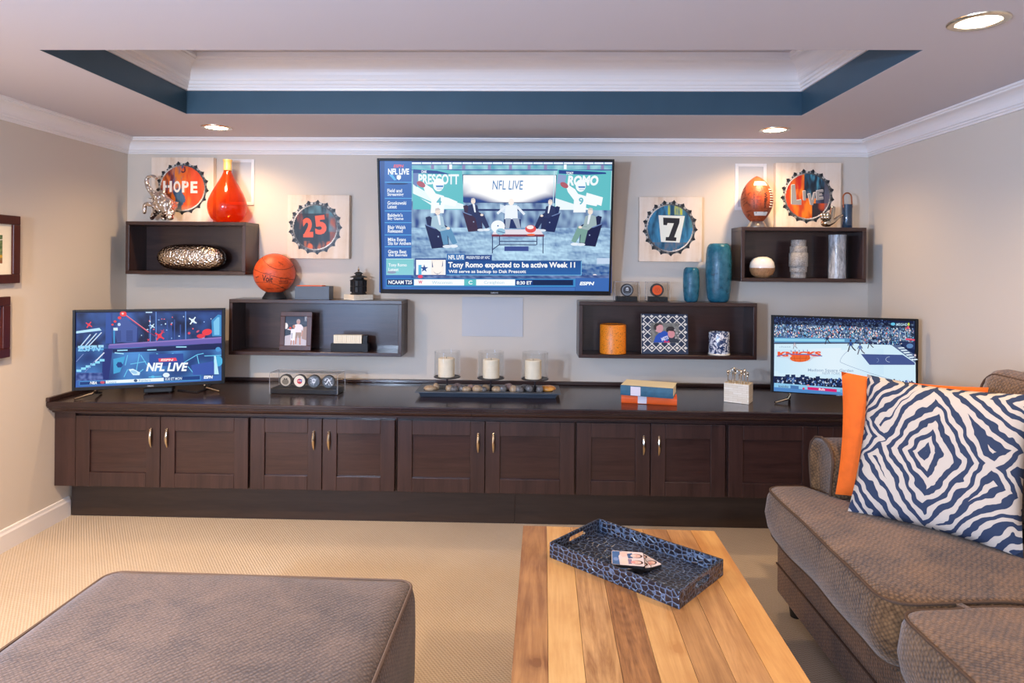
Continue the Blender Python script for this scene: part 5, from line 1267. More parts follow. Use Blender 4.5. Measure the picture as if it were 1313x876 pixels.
# sign-language hand sculpture
yv = 4.04; o0 = Vector((pxX(1060, 292, yv), yv, UR['top']+EPS)); q = lambda x, y, dy=0: pp(x, y, yv+dy, o0)
t = thing('hand_sculpture', 'polished metal hand sculpture with raised finger and long curved thumb before the LIVE panel', 'sculpture', o0)
hn = [(q(1059, 291.2), .021), (q(1058.5, 288), .022), (q(1058.5, 283.5), .025), (q(1058.5, 279.5), .024), (q(1064, 285), .017)]
he = [(0, 1), (1, 2), (2, 3), (1, 4)]
hn += [(q(1066.5, 276.5), .013), (q(1067.3, 270.5), .0125), (q(1068.2, 264), .0105)]; he += [(4, 5), (5, 6), (6, 7)]
hn += [(q(1068.5, 284.6), .0105), (q(1073, 280), .0085), (q(1077.5, 277), .007), (q(1081, 275.6), .0055)]; he += [(4, 8), (8, 9), (9, 10), (10, 11)]
hn = [(p_, r_*1.3) for p_, r_ in hn]
skin('palm', hn, he, M['chrome_smooth'], t)
for x in (1054.2, 1057.9, 1061.4):
    skin('finger', [(q(x, 278), .0105), (q(x, 274.2, -.012), .011), (q(x, 274.6, -.036), .0108), (q(x, 279.4, -.044), .0102), (q(x, 281.6, -.032), .0095)], [(0, 1), (1, 2), (2, 3), (3, 4)], M['chrome_smooth'], t)
yv = 4.06; k = yv/F; bt, bw_, bh_ = lathe_vase('blue_bottle', 'narrow dark blue glass bottle with a brown cord handle on the upper right shelf', 'bottle', 1086, 292, 262, 6, yv, UR['top'], [(0, 0), (.97, 0), (1, .01), (.99, .5), (1, .99), (.9, 1), (.86, .985), (.86, .04), (0, .03)], M['blue_glass'])
pts = [(-5.3*k, -0.0, 26*k)]+[(5.3*k*-math.cos(PI*i/12), 0, (38.5+6*math.sin(PI*i/12))*k) for i in range(13)]+[(5.3*k, 0, 26*k)]
MB().tube([(p[0], -.001-(.008 if i in (0, len(pts)-1) else .0), p[2]) for i, p in enumerate(pts)], .0045, 8).build('cord_handle', M['leather_strap'], bt, True)
k = 4.05/F; t, w_, h_ = None, 15.2*k, 26.6*k
c = Vector((pxX(977, 354, 4.05), 4.05, UR['floor']+EPS)); t = thing('round_vase', 'small round vase, white above and tan clay below, inside the upper right shelf', 'vase', c)
MB().lathe([(0, 0), (.42*w_, 0), (.5*w_, .02*h_), (.82*w_, .14*h_), (.98*w_, .34*h_), (1.0*w_, .47*h_)], 36, cap=False).build('clay_base', M['tan_clay'], t, True)
MB().lathe([(1.0*w_, .47*h_), (1.0*w_, .55*h_), (.93*w_, .74*h_), (.74*w_, .9*h_), (.45*w_, .985*h_), (.2*w_, 1.0*h_), (.17*w_, .97*h_), (.15*w_, .9*h_)], 36, cap=False).build('glazed_top', M['white_glaze'], t, True)
MB().lathe([(.001, 0), (.008, 0), (.008, .005), (.001, .006)], 12, (.35*w_, 0, .96*h_)).build('spout', M['white_glaze'], t, True)
c = Vector((pxX(1023.5, 355.5, 4.05), 4.05, UR['floor']+EPS)); t = thing('stacked_vase', 'grey stepped stone vase of stacked rings, middle one inside the upper right shelf', 'vase', c)
z = 0
for (ww, hh) in ((9, 7.3), (10.2, 7.1), (11.3, 17.4), (10.2, 8.4), (9, 8)):
    r = ww*k; h2 = hh*k; MB().lathe([(0, z+.0002), (r*.97, z+.0002), (r, z+.003), (r, z+h2-.003), (r*.97, z+h2), (0, z+h2)], 28, cap=False).build('ring', M['step_stone'], t, True); z += h2
c = Vector((pxX(1073.2, 356, 4.05), 4.05, UR['floor']+EPS)); t = thing('tall_vase', 'tall straight grey bark textured vase at the right inside the upper right shelf', 'vase', c)
r = 10.3*k; hh = 55*k; MB().lathe([(0, 0), (r, 0), (r*1.0, .25*hh), (r*.96, .5*hh), (r*.98, .75*hh), (r*1.02, hh), (r*.9, hh), (r*.86, .95*hh), (r*.84, .05*hh), (0, .04*hh)], 32, cap=False).build('body', M['grey_stone'], t, True)

# ------------------------------------------------------------------ things on the worktop
def at_top(px, py): return atZ(px, py, ZT)
# clear case with four pucks
a, b2 = at_top(347, 504.5), at_top(433, 507.6); wd = b2.x-a.x; rz = math.atan2(b2.y-a.y, wd)*.6; dp = .125; ht = .118
c = Vector(((a.x+b2.x)/2, (a.y+b2.y)/2+dp/2, ZT+EPS)); t = thing('display_case', 'long clear case with four hockey pucks on the worktop', 'display case', c, rz)
MB().box((-wd/2+.004, -dp/2+.004, 0), (wd/2-.004, dp/2-.004, .03)).build('base', M['black'], t, bevel=.003)
mb = MB(); e = .003
for lo, hi in (((-wd/2, -dp/2, .002), (wd/2, -dp/2+e, ht)), ((-wd/2, dp/2-e, .002), (wd/2, dp/2, ht)), ((-wd/2, -dp/2+e, .002), (-wd/2+e, dp/2-e, ht)), ((wd/2-e, -dp/2+e, .002), (wd/2, dp/2-e, ht)), ((-wd/2, -dp/2, ht), (wd/2, dp/2, ht+e))): mb.box(lo, hi)
mb.build('cover', M['acrylic'], t); case_edges(t, wd/2, dp/2, .003, ht+.002, .002)
def f1(cv): cv.ell(0, 0, .8, .8, '#b9b2a2', 24); cv.ell(0, -.15, .55, .45, '#6f6a60'); cv.ell(-.15, .3, .12, .12, '#2f2c2a'); cv.ell(.2, .3, .12, .12, '#2f2c2a')
def f2(cv): cv.ell(0, 0, .88, .88, '#e6dfd0', 28); cv.ell(.02, -.02, .42, .42, '#c33a4a'); cv.poly([(-.1, .2), (.42, .3), (.38, -.2), (.1, -.05)], '#3a5aa0'); cv.line([(-.3, 0), (.3, .05)], .08, '#f2e9e4')
def f3(cv):
    cv.ell(0, 0, .9, .9, '#55606c', 28); r_ = random.Random(4)
    for _ in range(26): cv.ell(r_.uniform(-.6, .6), r_.uniform(-.6, .6), .07, .1, r_.choice(['#9fb0c2', '#7d8c9c', '#c4d0dc']), 6)
    cv.poly([(-.3, .35), (0, .42), (.3, .35), (.25, -.15), (0, -.35), (-.25, -.15)], '#dfe6ee'); cv.text('20', -.2, -.05, .2, .25, '#6a7784', .04)
def f4(cv):
    cv.ell(0, 0, .9, .9, '#4f5a66', 28); r_ = random.Random(9)
    for _ in range(30): cv.ell(r_.uniform(-.6, .6), r_.uniform(-.6, .6), .08, .09, r_.choice(['#a9b8c8', '#8494a4', '#e0e8f0']), 6)
    cv.line([(-.4, -.4), (.1, .4), (.4, -.3)], .12, '#e6edf4')
M3 = Matrix.Translation(c) @ Matrix.Rotation(rz, 4, 'Z')
for i, (xx, fn, lb) in enumerate(((-.128, f1, 'hockey puck with a worn pale face, leftmost in the long clear case'), (-.043, f2, 'hockey puck with a white face and red emblem in the long clear case'), (.043, f3, 'hockey puck with a grey face and silver shield in the long clear case'), (.13, f4, 'hockey puck with a silver scribbled face, rightmost in the long clear case'))):
    xx *= wd/.405; p = M3 @ Vector((xx, -.005, .0296+.038)); pc = thing('hockey_puck', lb, 'puck', p, rz, 'pucks in the long clear case'); puck_geo(pc, .038, fn)
# candle dish
Yc = 3.85; xl, xr = pxX(540, 504, 3.76), pxX(712, 508, 3.76); c = Vector(((xl+xr)/2, Yc, ZT+EPS)); wd = xr-xl; dp = .2
t = thing('candle_dish', 'long dark rectangular dish holding river stones and three candle stands', 'dish', c)
mb = MB(); hx, hy = wd/2, dp/2; hh = .032
prof_ = [(0, 0), (.012, hh-.006), (.03, hh-.004), (.03, hh), (-.012, hh), (-.02, .014)]
loop = lambda d, z: [(-hx-d, -hy-d, z), (hx+d, -hy-d, z), (hx+d, hy+d, z), (-hx-d, hy+d, z)]
vs = []; fs = []
for d, z in prof_: vs += loop(d, z)
for i in range(len(prof_)-1):
    for kk in range(4): fs.append((i*4+kk, i*4+(kk+1) % 4, (i+1)*4+(kk+1) % 4, (i+1)*4+kk))
fs.append((0, 1, 2, 3)); n_ = 4*(len(prof_)-1); fs.append((n_, n_+1, n_+2, n_+3)); mb.add(vs, fs).build('dish', M['dish'], t)
for (gx, x0, x1, y0, y1, cx_, ct, cb) in ((573.5, 556.7, 590, 447, 481.5, 571.5, 456, 479.6), (629.4, 612.4, 646, 447.5, 483, 630, 457.5, 481), (686, 669, 703, 448.5, 484, 682.2, 459, 482.5)):
    k = Yc/F; X = pxX(gx, 480, Yc); zp = atY(gx, (y1+y1+4)/2, Yc).z; r = (x1-x0)/2*k; hg = (y1-y0-1)*k
    pos = {573.5: 'left', 629.4: 'middle', 686: 'right'}[gx]
    g_ = thing('candle_stand', pos+' of three glass candle stands rising from the stone dish', 'candle holder', (X, Yc, ZT+.0152), 0, 'glass candle stands in the dish'); zr = zp-(ZT+.0152)
    MB().lathe([(0, 0), (.010, 0), (.010, .003), (.0055, .006), (.005, zr-.006), (.012, zr-.003), (r*.9, zr-.003), (r*1.03, zr), (r*1.03, zr+.004), (0, zr+.004)], 32, cap=False).build('pedestal', M['iron'], g_, True)
    MB().lathe([(r, zr+.0045), (r, zr+hg), (r-.0025, zr+hg), (r-.0025, zr+.006)], 40, cap=False).build('glass_cylinder', M['glass'], g_, True)
    rc = 10.6*k; hc = (cb-ct)*k
    cd_ = thing('pillar_candle', 'ivory pillar candle in the '+pos+' glass stand', 'candle', (X+(cx_-gx)*k*.6, Yc, ZT+.0152+zr+.0045), 0, 'ivory pillar candles')
    MB().lathe([(0, 0), (rc, 0), (rc, hc-.004), (rc-.004, hc), (rc*.5, hc-.003), (0, hc-.004)], 28, cap=False).build('wax', M['candle'], cd_, True)
    MB().cyl(.0012, hc-.004, hc+.006, 6).build('wick', M['blackmatte'], cd_)
rs2 = random.Random(2); stones = [(551.5, 15, 'tan', 'a'), (559, 8, 'tan', 'a'), (576, 9, 'tan', 'a'), (582, 11, 'dark', 'b'), (586, 12, 'mauve', 'd'), (593, 9, 'grey', 'b'), (598, 11, 'tan', 'a'), (604, 9, 'mauve', 'd'), (612, 12, 'tan', 'a'), (620, 8, 'grey', 'b'), (623, 10, 'tan', 'a'), (637, 12, 'tan', 'a'), (645, 9, 'grey', 'b'), (652, 12, 'mauve', 'd'), (659, 10, 'tan', 'a'), (666, 11, 'grey', 'b'), (673, 13, 'dark', 'b'), (679, 9, 'grey', 'b'), (692, 8, 'dark', 'b'), (702, 20, 'amber', 'c')]
SN = {'a': ('tan river stone in the long candle dish', 'tan stones in the dish'), 'b': ('grey river stone in the long candle dish', 'grey stones in the dish'), 'd': ('mauve river stone in the long candle dish', 'mauve stones in the dish'), 'c': ('long amber river stone at the right end of the candle dish', None)}
CW = {'a': 'tan', 'b': 'grey', 'd': 'mauve', 'c': 'amber'}; cnt = {}
for i, (px_, w_, _, mk) in enumerate(stones):
    cnt[mk] = cnt.get(mk, 0)+1; r = w_*Yc/F/2*1.12; y = Yc-.045+rs2.uniform(-.006, .02)+(.05 if i % 3 == 1 else 0); lab, gp = SN[mk]
    if mk != 'c': lab = ORD[cnt[mk]-1]+' '+CW[mk]+' river stone from the left in the candle dish'
    if i == 0: lab, gp = 'large tan river stone at the left end of the candle dish', None
    mb = sphere(1, 14, 9); sd = rs2.random()*9; hz = .0175+.006*rs2.random() if mk != 'c' else .019; 
    mb.v = [tuple(Vector((v[0]*r, v[1]*r*.8, v[2]*hz))*(1+.16*noise.noise(Vector(v)*1.3+Vector((sd, 0, 0))))) for v in mb.v]
    o = mb.build('river_stone', M['stone_'+mk], None, True); zmin = min(v.co.z for v in o.data.vertices); o.location = (pxX(px_, 495, y), y, ZT+.0156-zmin); tag(o, lab, 'stone', gp)
# books
def book(label, p0, p1, depth, z, thick, cov, top, over=.006, lab_px=None):
    wd = math.hypot(p1.x-p0.x, p1.y-p0.y); rz = math.atan2(p1.y-p0.y, p1.x-p0.x)
    t = thing('book', label, 'book', (p0.x, p0.y, z), rz, 'two stacked books on the worktop'); ct = .0035
    MB().box((0, 0, 0), (wd, depth, ct)).build('back_cover', cov, t, bevel=.001); MB().box((0, 0, thick-ct), (wd, depth, thick)).build('front_cover', top, t, bevel=.001)
    pts = [(.0, thick), (-.004, thick*.8), (-.006, thick*.5), (-.004, thick*.2), (0, 0), (.004, 0), (.004, thick)]
    MB().prism(pts, 0, wd, 'YZ').build('spine', cov, t)
    MB().box((.004, .004, ct), (wd-.004, depth-.005, thick-ct)).build('page_block', M['pages'], t)
    if lab_px: MB().box((lab_px[0]*wd, -.0075, thick*.06), (lab_px[1]*wd, -.0062, thick*.94)).build('spine_label', M['sticker'], t)
    return t, thick
p0, p1 = at_top(796.6, 516.6), at_top(868, 520.2); k = 3.6/F
to, th_ = book('thick orange book with a pale spine label, under the blue one', p0, p1, .19, ZT+EPS, .047, M['book_orange'], M['book_orange'], lab_px=(.30, .46))
zt = ZT+EPS+.047+.0008; p0, p1 = atZ(795.6, 506.4, zt), atZ(863, 511.6, zt)
book('thick teal blue book with cream boards lying on the orange book', Vector((p0.x, p0.y+.0, 0)), Vector((p1.x, p1.y, 0)), .19, zt, .055, M['book_blue'], M['book_top'], lab_px=(.2, .39))
# bone mosaic block with seven picks
a, b2, c2 = at_top(928, 515.3), at_top(958.3, 520), at_top(971.7, 515.3); rz = math.atan2(b2.y-a.y, b2.x-a.x)*.75; wd = (b2-a).length; dp = .105; ht = .108
c = Vector((a.x, a.y, ZT+EPS)); t = thing('pick_block', 'pale bone mosaic block with seven golden picks standing in it', 'holder', c, rz); MX = Matrix.Translation(c) @ Matrix.Rotation(rz, 4, 'Z')
blk = MB().box((0, 0, 0), (wd, dp, ht)).build('block', M['bone'], t, bevel=.0015)
PL = [None]*7; cs = {0: 0, 1: 0, 2: 0}
for i, (px_, ytop, shape) in enumerate(((935.2, 474, 0), (940, 471.5, 1), (945.5, 470.5, 2), (950, 472, 1), (955.2, 475, 0), (960, 474, 0), (964.5, 472.5, 0))):
    u = (i+.6)/7.2; front = i in (0, 4, 5, 6, 2); loc = MX @ Vector((wd*.08+wd*.86*((px_-934)/32), dp*(.28 if front else .62), ht+.0006)); 
    h = .055+.006*(i % 3); cs[shape] += 1; lb_ = ORD[i]+' golden pick from the left in the bone block, '+['with a rounded tip', 'with a forked top', 'with a shiny ring top'][shape]
    g_ = thing('cocktail_pick', lb_ if True else ['golden cocktail pick with a rounded tip, in the mosaic block', 'golden cocktail pick with a forked top, in the mosaic block', 'golden cocktail pick with a shiny ring top, in the mosaic block'][shape], 'pick', loc, 0, 'golden picks in the bone block')
    MB().tube([(0, 0, 0), (0, 0, h*.55), (0, 0, h*.8)], [.0034, .003, .0045], 8).build('stem', M['nickel'], g_, True)
    if shape == 0: MB().lathe([(.003, h*.72), (.0065, h*.8), (.0055, h*.9), (.0075, h*1.0), (.008, h*1.12), (.0045, h*1.22), (0, h*1.24)], 12, cap=False).build('tip', M['nickel'], g_, True)
    elif shape == 1: MB().tube([(-.017, 0, h*.82), (-.012, 0, h*1.1), (0, 0, h*1.22), (.012, 0, h*1.08), (.017, 0, h*.8)], .0042, 8).build('tip', M['nickel'], g_, True)
    else: MB().tube([(.014*math.sin(2*PI*j/16), 0, h*1.02+.014*math.cos(2*PI*j/16)) for j in range(16)], .004, 8, True).build('tip', M['silver'], g_, True)
# small black receiver and cable under the left television
a = at_top(184, 505); c = Vector((a.x, a.y+.06, ZT+EPS)); t = thing('receiver_box', 'small flat black receiver box under the left television', 'receiver', c+Vector((.06, 0, 0)), .35)
MB().box((-.075, -.05, .004), (.075, .05, .032)).build('body', M['black'], t, bevel=.005)
for sx in (-1, 1):
    for sy in (-1, 1): MB().cyl(.007, 0, .004, 10, (sx*.06, sy*.036, 0)).build('rubber_foot', M['blackmatte'], t)
pts = [atZ(228, 500, ZT+.004), atZ(243, 502, ZT+.004), atZ(252, 503, ZT+.004), atZ(262, 500, ZT+.004), atZ(268, 496, ZT+.005)]
cb = MB().tube([(p.x, p.y, ZT+.0046) for p in pts]+[(pts[-1].x+.02, pts[-1].y+.02, ZT+.03)], .004, 8); tag(cb.build('power_cable', M['blackmatte'], None, True), 'black cable looping on the worktop under the left television', 'cable')

# ------------------------------------------------------------------ coffee table, tray, coasters
ZB = 0.46
A, B_ = atZ(670.6, 674.4, ZB), atZ(916, 680.6, ZB); C_ = atZ(652.5, 876, ZB)
rz = math.atan2(B_.y-A.y, B_.x-A.x)*.35-.017; wd = .718; ln = 1.30
Fc = (A+B_)/2; M4 = Matrix.Rotation(rz, 3, 'Z'); cen = Vector((Fc.x, Fc.y, 0))+M4 @ Vector((0, -ln/2, 0))
t = thing('coffee_table', 'coffee table with a top of eight mixed mango wood planks', 'table', (cen.x, cen.y, .0005), rz)
KN = {}
for kk, (kx, ky) in ((3, (795, 764)), (5, (880, 742)), (0, (690, 850)), (4, (868, 832))):
    q_ = Matrix.Rotation(-rz, 3, 'Z') @ (atZ(kx, ky, ZB)-Vector((cen.x, cen.y, 0))); KN[kk] = (q_.x, q_.y)
def plank_mat(i, c1, c2, warp, tex=1.0):
    a = NT('mango_plank_%d' % i); v = a.coord((9, .8, 9)); v2 = a.coord((1, 1, 1))
    f = a.noise(v, 2.2*tex, 6, .65, warp); g = a.noise(a.coord((60, 3, 60)), 3, 3); bl = a.noise(v2, 7, 3)
    h = a.math('ADD', a.math('ADD', a.math('MULTIPLY', f, .6), a.math('MULTIPLY', g, .15)), a.math('MULTIPLY', bl, .25))
    if i in KN:   # cathedral figure round a knot
        sp = a.n('ShaderNodeSeparateXYZ'); a.l(v2, sp.inputs[0]); wob = a.math('MULTIPLY', a.math('SUBTRACT', f, .5), .10)
        dx = a.math('MULTIPLY', a.math('ADD', a.math('SUBTRACT', sp.outputs[0], KN[i][0]), wob), 1.0); dy = a.math('MULTIPLY', a.math('SUBTRACT', sp.outputs[1], KN[i][1]), .38 if i == 3 else .9)
        d = a.math('SQRT', a.math('ADD', a.math('MULTIPLY', dx, dx), a.math('MULTIPLY', dy, dy)))
        w_ = a.math('POWER', 2.718, a.math('MULTIPLY', d, -14.0 if i == 3 else -90.0))
        rg = a.math('MULTIPLY', a.math('SINE', a.math('MULTIPLY', d, 2*PI/.016)), .05 if i == 3 else .1)
        h = a.math('ADD', h, a.math('MULTIPLY', w_, a.math('SUBTRACT', rg, (.10 if i == 3 else .6))))
    a.base(a.ramp(h, [(.36, lin(c1)), (.62, lin(c2))])); a.bump(g, .06, .003); a.set(.42, 0, .45, .12); return a.m
PC = [('#80522c', '#b5834f', 1.6), ('#c08a4c', '#dcae6e', .6), ('#8f6036', '#cf9f66', 2.8), ('#744a28', '#b27d4a', 3.4), ('#b37d44', '#d6a566', 1.2), ('#865a33', '#ba8852', 1.8), ('#9c693a', '#c9955a', 2.2), ('#bd8040', '#dba45c', .8)]
pw = wd/8; th_ = .034
for i in range(8):
    x0 = -wd/2+i*pw
    MB().box((x0+.0005, -ln/2, ZB-th_), (x0+pw-.0005, ln/2, ZB-.0005)).build('plank', plank_mat(i, *PC[i]), t, bevel=.0007)
LM = plank_mat(9, '#8a5f38', '#b58655', 1.0)
MB().box((-wd/2+.05, -ln/2+.05, ZB-th_-.07), (wd/2-.05, ln/2-.05, ZB-th_-.0005)).build('apron', LM, t, bevel=.002)
for sx in (-1, 1):
    for sy in (-1, 1): MB().box((sx*(wd/2-.045)-.035, sy*(ln/2-.045)-.035, 0), (sx*(wd/2-.045)+.035, sy*(ln/2-.045)+.035, ZB-th_-.001)).build('leg', LM, t, bevel=.003)
zb = ZB+.0006; P0, P1, P2 = atZ(702.4, 714, zb), atZ(868, 780.7, zb), atZ(930.3, 738.8, zb)
rz = math.atan2(P1.y-P0.y, P1.x-P0.x); tl_ = (P1-P0).length; tdp = (P2-P1).length; cen = (P0+P2)/2
t = thing('serving_tray', 'rectangular blue black crocodile pattern tray with cut handles on the coffee table', 'tray', (cen.x, cen.y, zb), rz)
hx, hy, hh, tk = tl_/2, tdp/2, .052, .009
MB().box((-hx, -hy, 0), (hx, hy, .008)).build('bottom', M['croc'], t, bevel=.001)
MB().box((-hx, -hy, .008), (hx, -hy+tk, hh)).build('long_side', M['croc'], t, bevel=.0012); MB().box((-hx, hy-tk, .008), (hx, hy, hh)).build('long_side', M['croc'], t, bevel=.0012)
def handle_side(x0, x1):
    """short side with a rounded grip hole"""
    y0, y1, z0, z1 = -hy+tk, hy-tk, .008, hh; gw, gz0, gz1 = .046, .021, .041; zc = (gz0+gz1)/2; rr = (gz1-gz0)/2
    inner = []
    for i in range(9): a = -PI/2+PI*i/8; inner.append((gw-rr+rr*math.cos(a), zc+rr*math.sin(a)))
    for i in range(9): a = PI/2+PI*i/8; inner.append((-gw+rr+rr*math.cos(a), zc+rr*math.sin(a)))
    outer = []
    for (y, z) in inner:
        d = max(abs(y)/(y1), 1e-6); s_ = min(abs(y1/y) if abs(y) > 1e-6 else 1e9, ((z1-zc)/(z-zc) if z > zc else (z0-zc)/(z-zc)) if abs(z-zc) > 1e-6 else 1e9)
        outer.append((y*s_, zc+(z-zc)*s_))
    vs = []; n = len(inner)
    for x in (x0, x1): vs += [(x, y, z) for y, z in outer]+[(x, y, z) for y, z in inner]
    # square corners
    def corner(sy, sz): return (sy*y1, z1 if sz > 0 else z0)
    fs = []
    for i in range(n):
        j = (i+1) % n
        fs.append((i, j, n+j, n+i)); fs.append((2*n+i, 2*n+j, 3*n+j, 3*n+i)); fs.append((n+i, n+j, 3*n+j, 3*n+i)); fs.append((i, j, 2*n+j, 2*n+i))
    mb = MB().add(vs, fs)
    for sy in (-1, 1):
        for sz in (-1, 1):
            cy, czz = corner(sy, sz); cand = [i for i in range(n) if (outer[i][0]*sy > 0 and (outer[i][1]-zc)*sz >= -1e-9)]
            e1 = max(cand, key=lambda i: (outer[i][1]-zc)*sz*10-abs(abs(outer[i][0])-0)*0+abs(outer[i][0]) if abs(outer[i][1]-czz) < 1e-5 else -9)
            e2 = max(cand, key=lambda i: abs(outer[i][1]-zc) if abs(abs(outer[i][0])-y1) < 1e-5 else -9)
            (ya, za), (yb, zb_) = outer[e1], outer[e2]
            mb.prism([(ya, za), (cy, czz), (yb, zb_)], x0, x1, 'YZ')
    mb.build('handle_side', M['croc'], t)
handle_side(-hx, -hx+tk); handle_side(hx-tk, hx)
def coaster(label, loc, rz, z, pic, s=.108):
    c_ = thing('coaster', label, 'coaster', (loc.x, loc.y, z), rz, 'photo coasters in the tray'); h = s/2
    p = [(h-.012+.012*math.cos(a), h-.012+.012*math.sin(a)) for a in [PI/2*i/5 for i in range(6)]]
    poly = p+[(-x, y) for x, y in p[::-1]]+[(-x, -y) for x, y in p]+[(x, -y) for x, y in p[::-1]]
    MB().prism(poly, 0, .008, 'XY').build('slab', M['blackmatte'], c_)
    cv = Canvas([(0, 0), (10, 0), (10, 10), (0, 10)], [(-h*.98, h*.98), (h*.98, h*.98), (h*.98, -h*.98), (-h*.98, -h*.98)]); pic(cv)
    cv.build('photo_print', M['lacquer_print'], c_, (0, 0, .0083), (-PI/2, 0, 0)); return c_
def pic_c(cv):
    cv.poly([(.4, .2), (9.6, .2), (9.9, .8), (9.9, 9.2), (9.6, 9.8), (.4, 9.8), (.1, 9.2), (.1, .8)], '#e3d3d0'); cv.poly([(.2, .6), (3.2, .4), (2.2, 4), (2.6, 9.7), (.3, 9.6)], '#4a6fa0'); cv.ell(1.4, 6, .8, 1.2, '#7e97c4')
    cv.poly([(2.6, .8), (5, .5), (5.4, 3.2), (3.4, 4.4), (2.6, 2.6)], '#e8c7b8'); cv.poly([(3, 5), (5, 4.6), (5.6, 8), (4, 9.4), (2.8, 8)], '#efd6c8'); cv.poly([(4.8, 2), (6.4, 1.2), (6.6, 4.6), (5.2, 5.2)], '#3f5f88'); cv.poly([(5, 5.6), (6.2, 5.4), (6.2, 8.6), (5.2, 9)], '#8d7f9a')
    for y in (3.0, 7.4):
        cv.ell(7.9, y, 1.7, 1.35, '#4a2f2a'); cv.ell(7.6, y, 1.4, 1.1, '#eebfae'); cv.ell(6.6, y+.1, .7, .8, '#ef9c94' if y > 5 else '#f0d3c8'); cv.ell(7.8, y-.3, .12, .12, '#5a342c'); cv.ell(7.8, y+.3, .12, .12, '#5a342c')
P = atZ(806, 722, zb+.02); R1_ = atZ(811, 722, zb+.01)
zc0 = zb+.0086
coaster('bottom photo coaster, turned diagonally under the other two in the tray', R1_+Vector((.022, -.004, 0)), .55, zc0, pic_c)
coaster('middle photo coaster in the stack, only its edge showing', P+Vector((.006, -.002, 0)), .2, zc0+.0092, pic_c)
coaster('top photo coaster showing two smiling children, crowning the stack in the tray', P+Vector((-.003, .0, 0)), -.12, zc0+.0184, pic_c)

# ------------------------------------------------------------------ ottoman
xa, xb, yb_, zt = -1.352, -.352, 2.065, .485; y0_ = .97
cen = Vector(((xa+xb)/2, (yb_+y0_)/2, 0)); sx, sy = xb-xa, yb_-y0_
t = thing('ottoman', 'large square taupe chenille ottoman in the left foreground', 'ottoman', cen, -.02)
o = softbox(sx, sy, .345, .05, .014, 18, .012, 2, .006).build('cushion_body', M['chenille_ott'], t, True, loc=(0, 0, zt-.014-.345)); weld(o); 
MB().box((-sx/2+.03, -sy/2+.03, .06), (sx/2-.03, sy/2-.03, zt-.35)).build('base', M['chenille_ott'], t, bevel=.01)
def rrect(hx, hy, r, z, n=6):
    p = []
    for (sx_, sy_, a0) in ((1, 1, 0), (-1, 1, PI/2), (-1, -1, PI), (1, -1, 1.5*PI)):
        for i in range(n+1): a = a0+PI/2*i/n; p.append((sx_*(hx-r)+r*math.cos(a), sy_*(hy-r)+r*math.sin(a), z))
    return p
MB().tube(rrect(sx/2-.010, sy/2-.010, .05, zt-.026), .0045, 6, True).build('piping', M['piping_ott'], t, True)
for ax in (-1, 1):
    for ay in (-1, 1): MB().lathe([(0, 0), (.02, 0), (.03, .06), (0, .06)], 14, (ax*(sx/2-.09), ay*(sy/2-.09), .0005), cap=False).build('foot', M['blackmatte'], t, True)

# ------------------------------------------------------------------ sofa along the right wall
sofa = thing('sofa', 'brown chenille sofa with rolled arm along the right wall', 'sofa', (1.6, 1.9, 0.0005)); so = Vector((1.6, 1.9, .0005)); CH = M['chenille']
XF = 1.02; ZS = .52
def part(mb, name, smooth=True, off=(0, 0, 0), mat=None, bevel=0):
    o = mb.build(name, mat or CH, sofa, smooth, bevel); o.location = Vector(off)-so; return o
part(MB().box((XF+.045, .55, .07), (2.08, 2.82, .30)), 'base', False, bevel=.012)
part(MB().box((XF+.040, .55, .19), (XF+.046, 2.815, .196)), 'base_seam', False, mat=M['piping'])
for (x, y) in ((XF+.10, 2.75), (XF+.10, .65), (2.0, 2.75), (2.0, .65)): part(MB().lathe([(0, 0), (.022, 0), (.032, .07), (0, .07)], 14, (x, y, 0), cap=False), 'foot', True, (0, 0, .0005), M['blackmatte'])
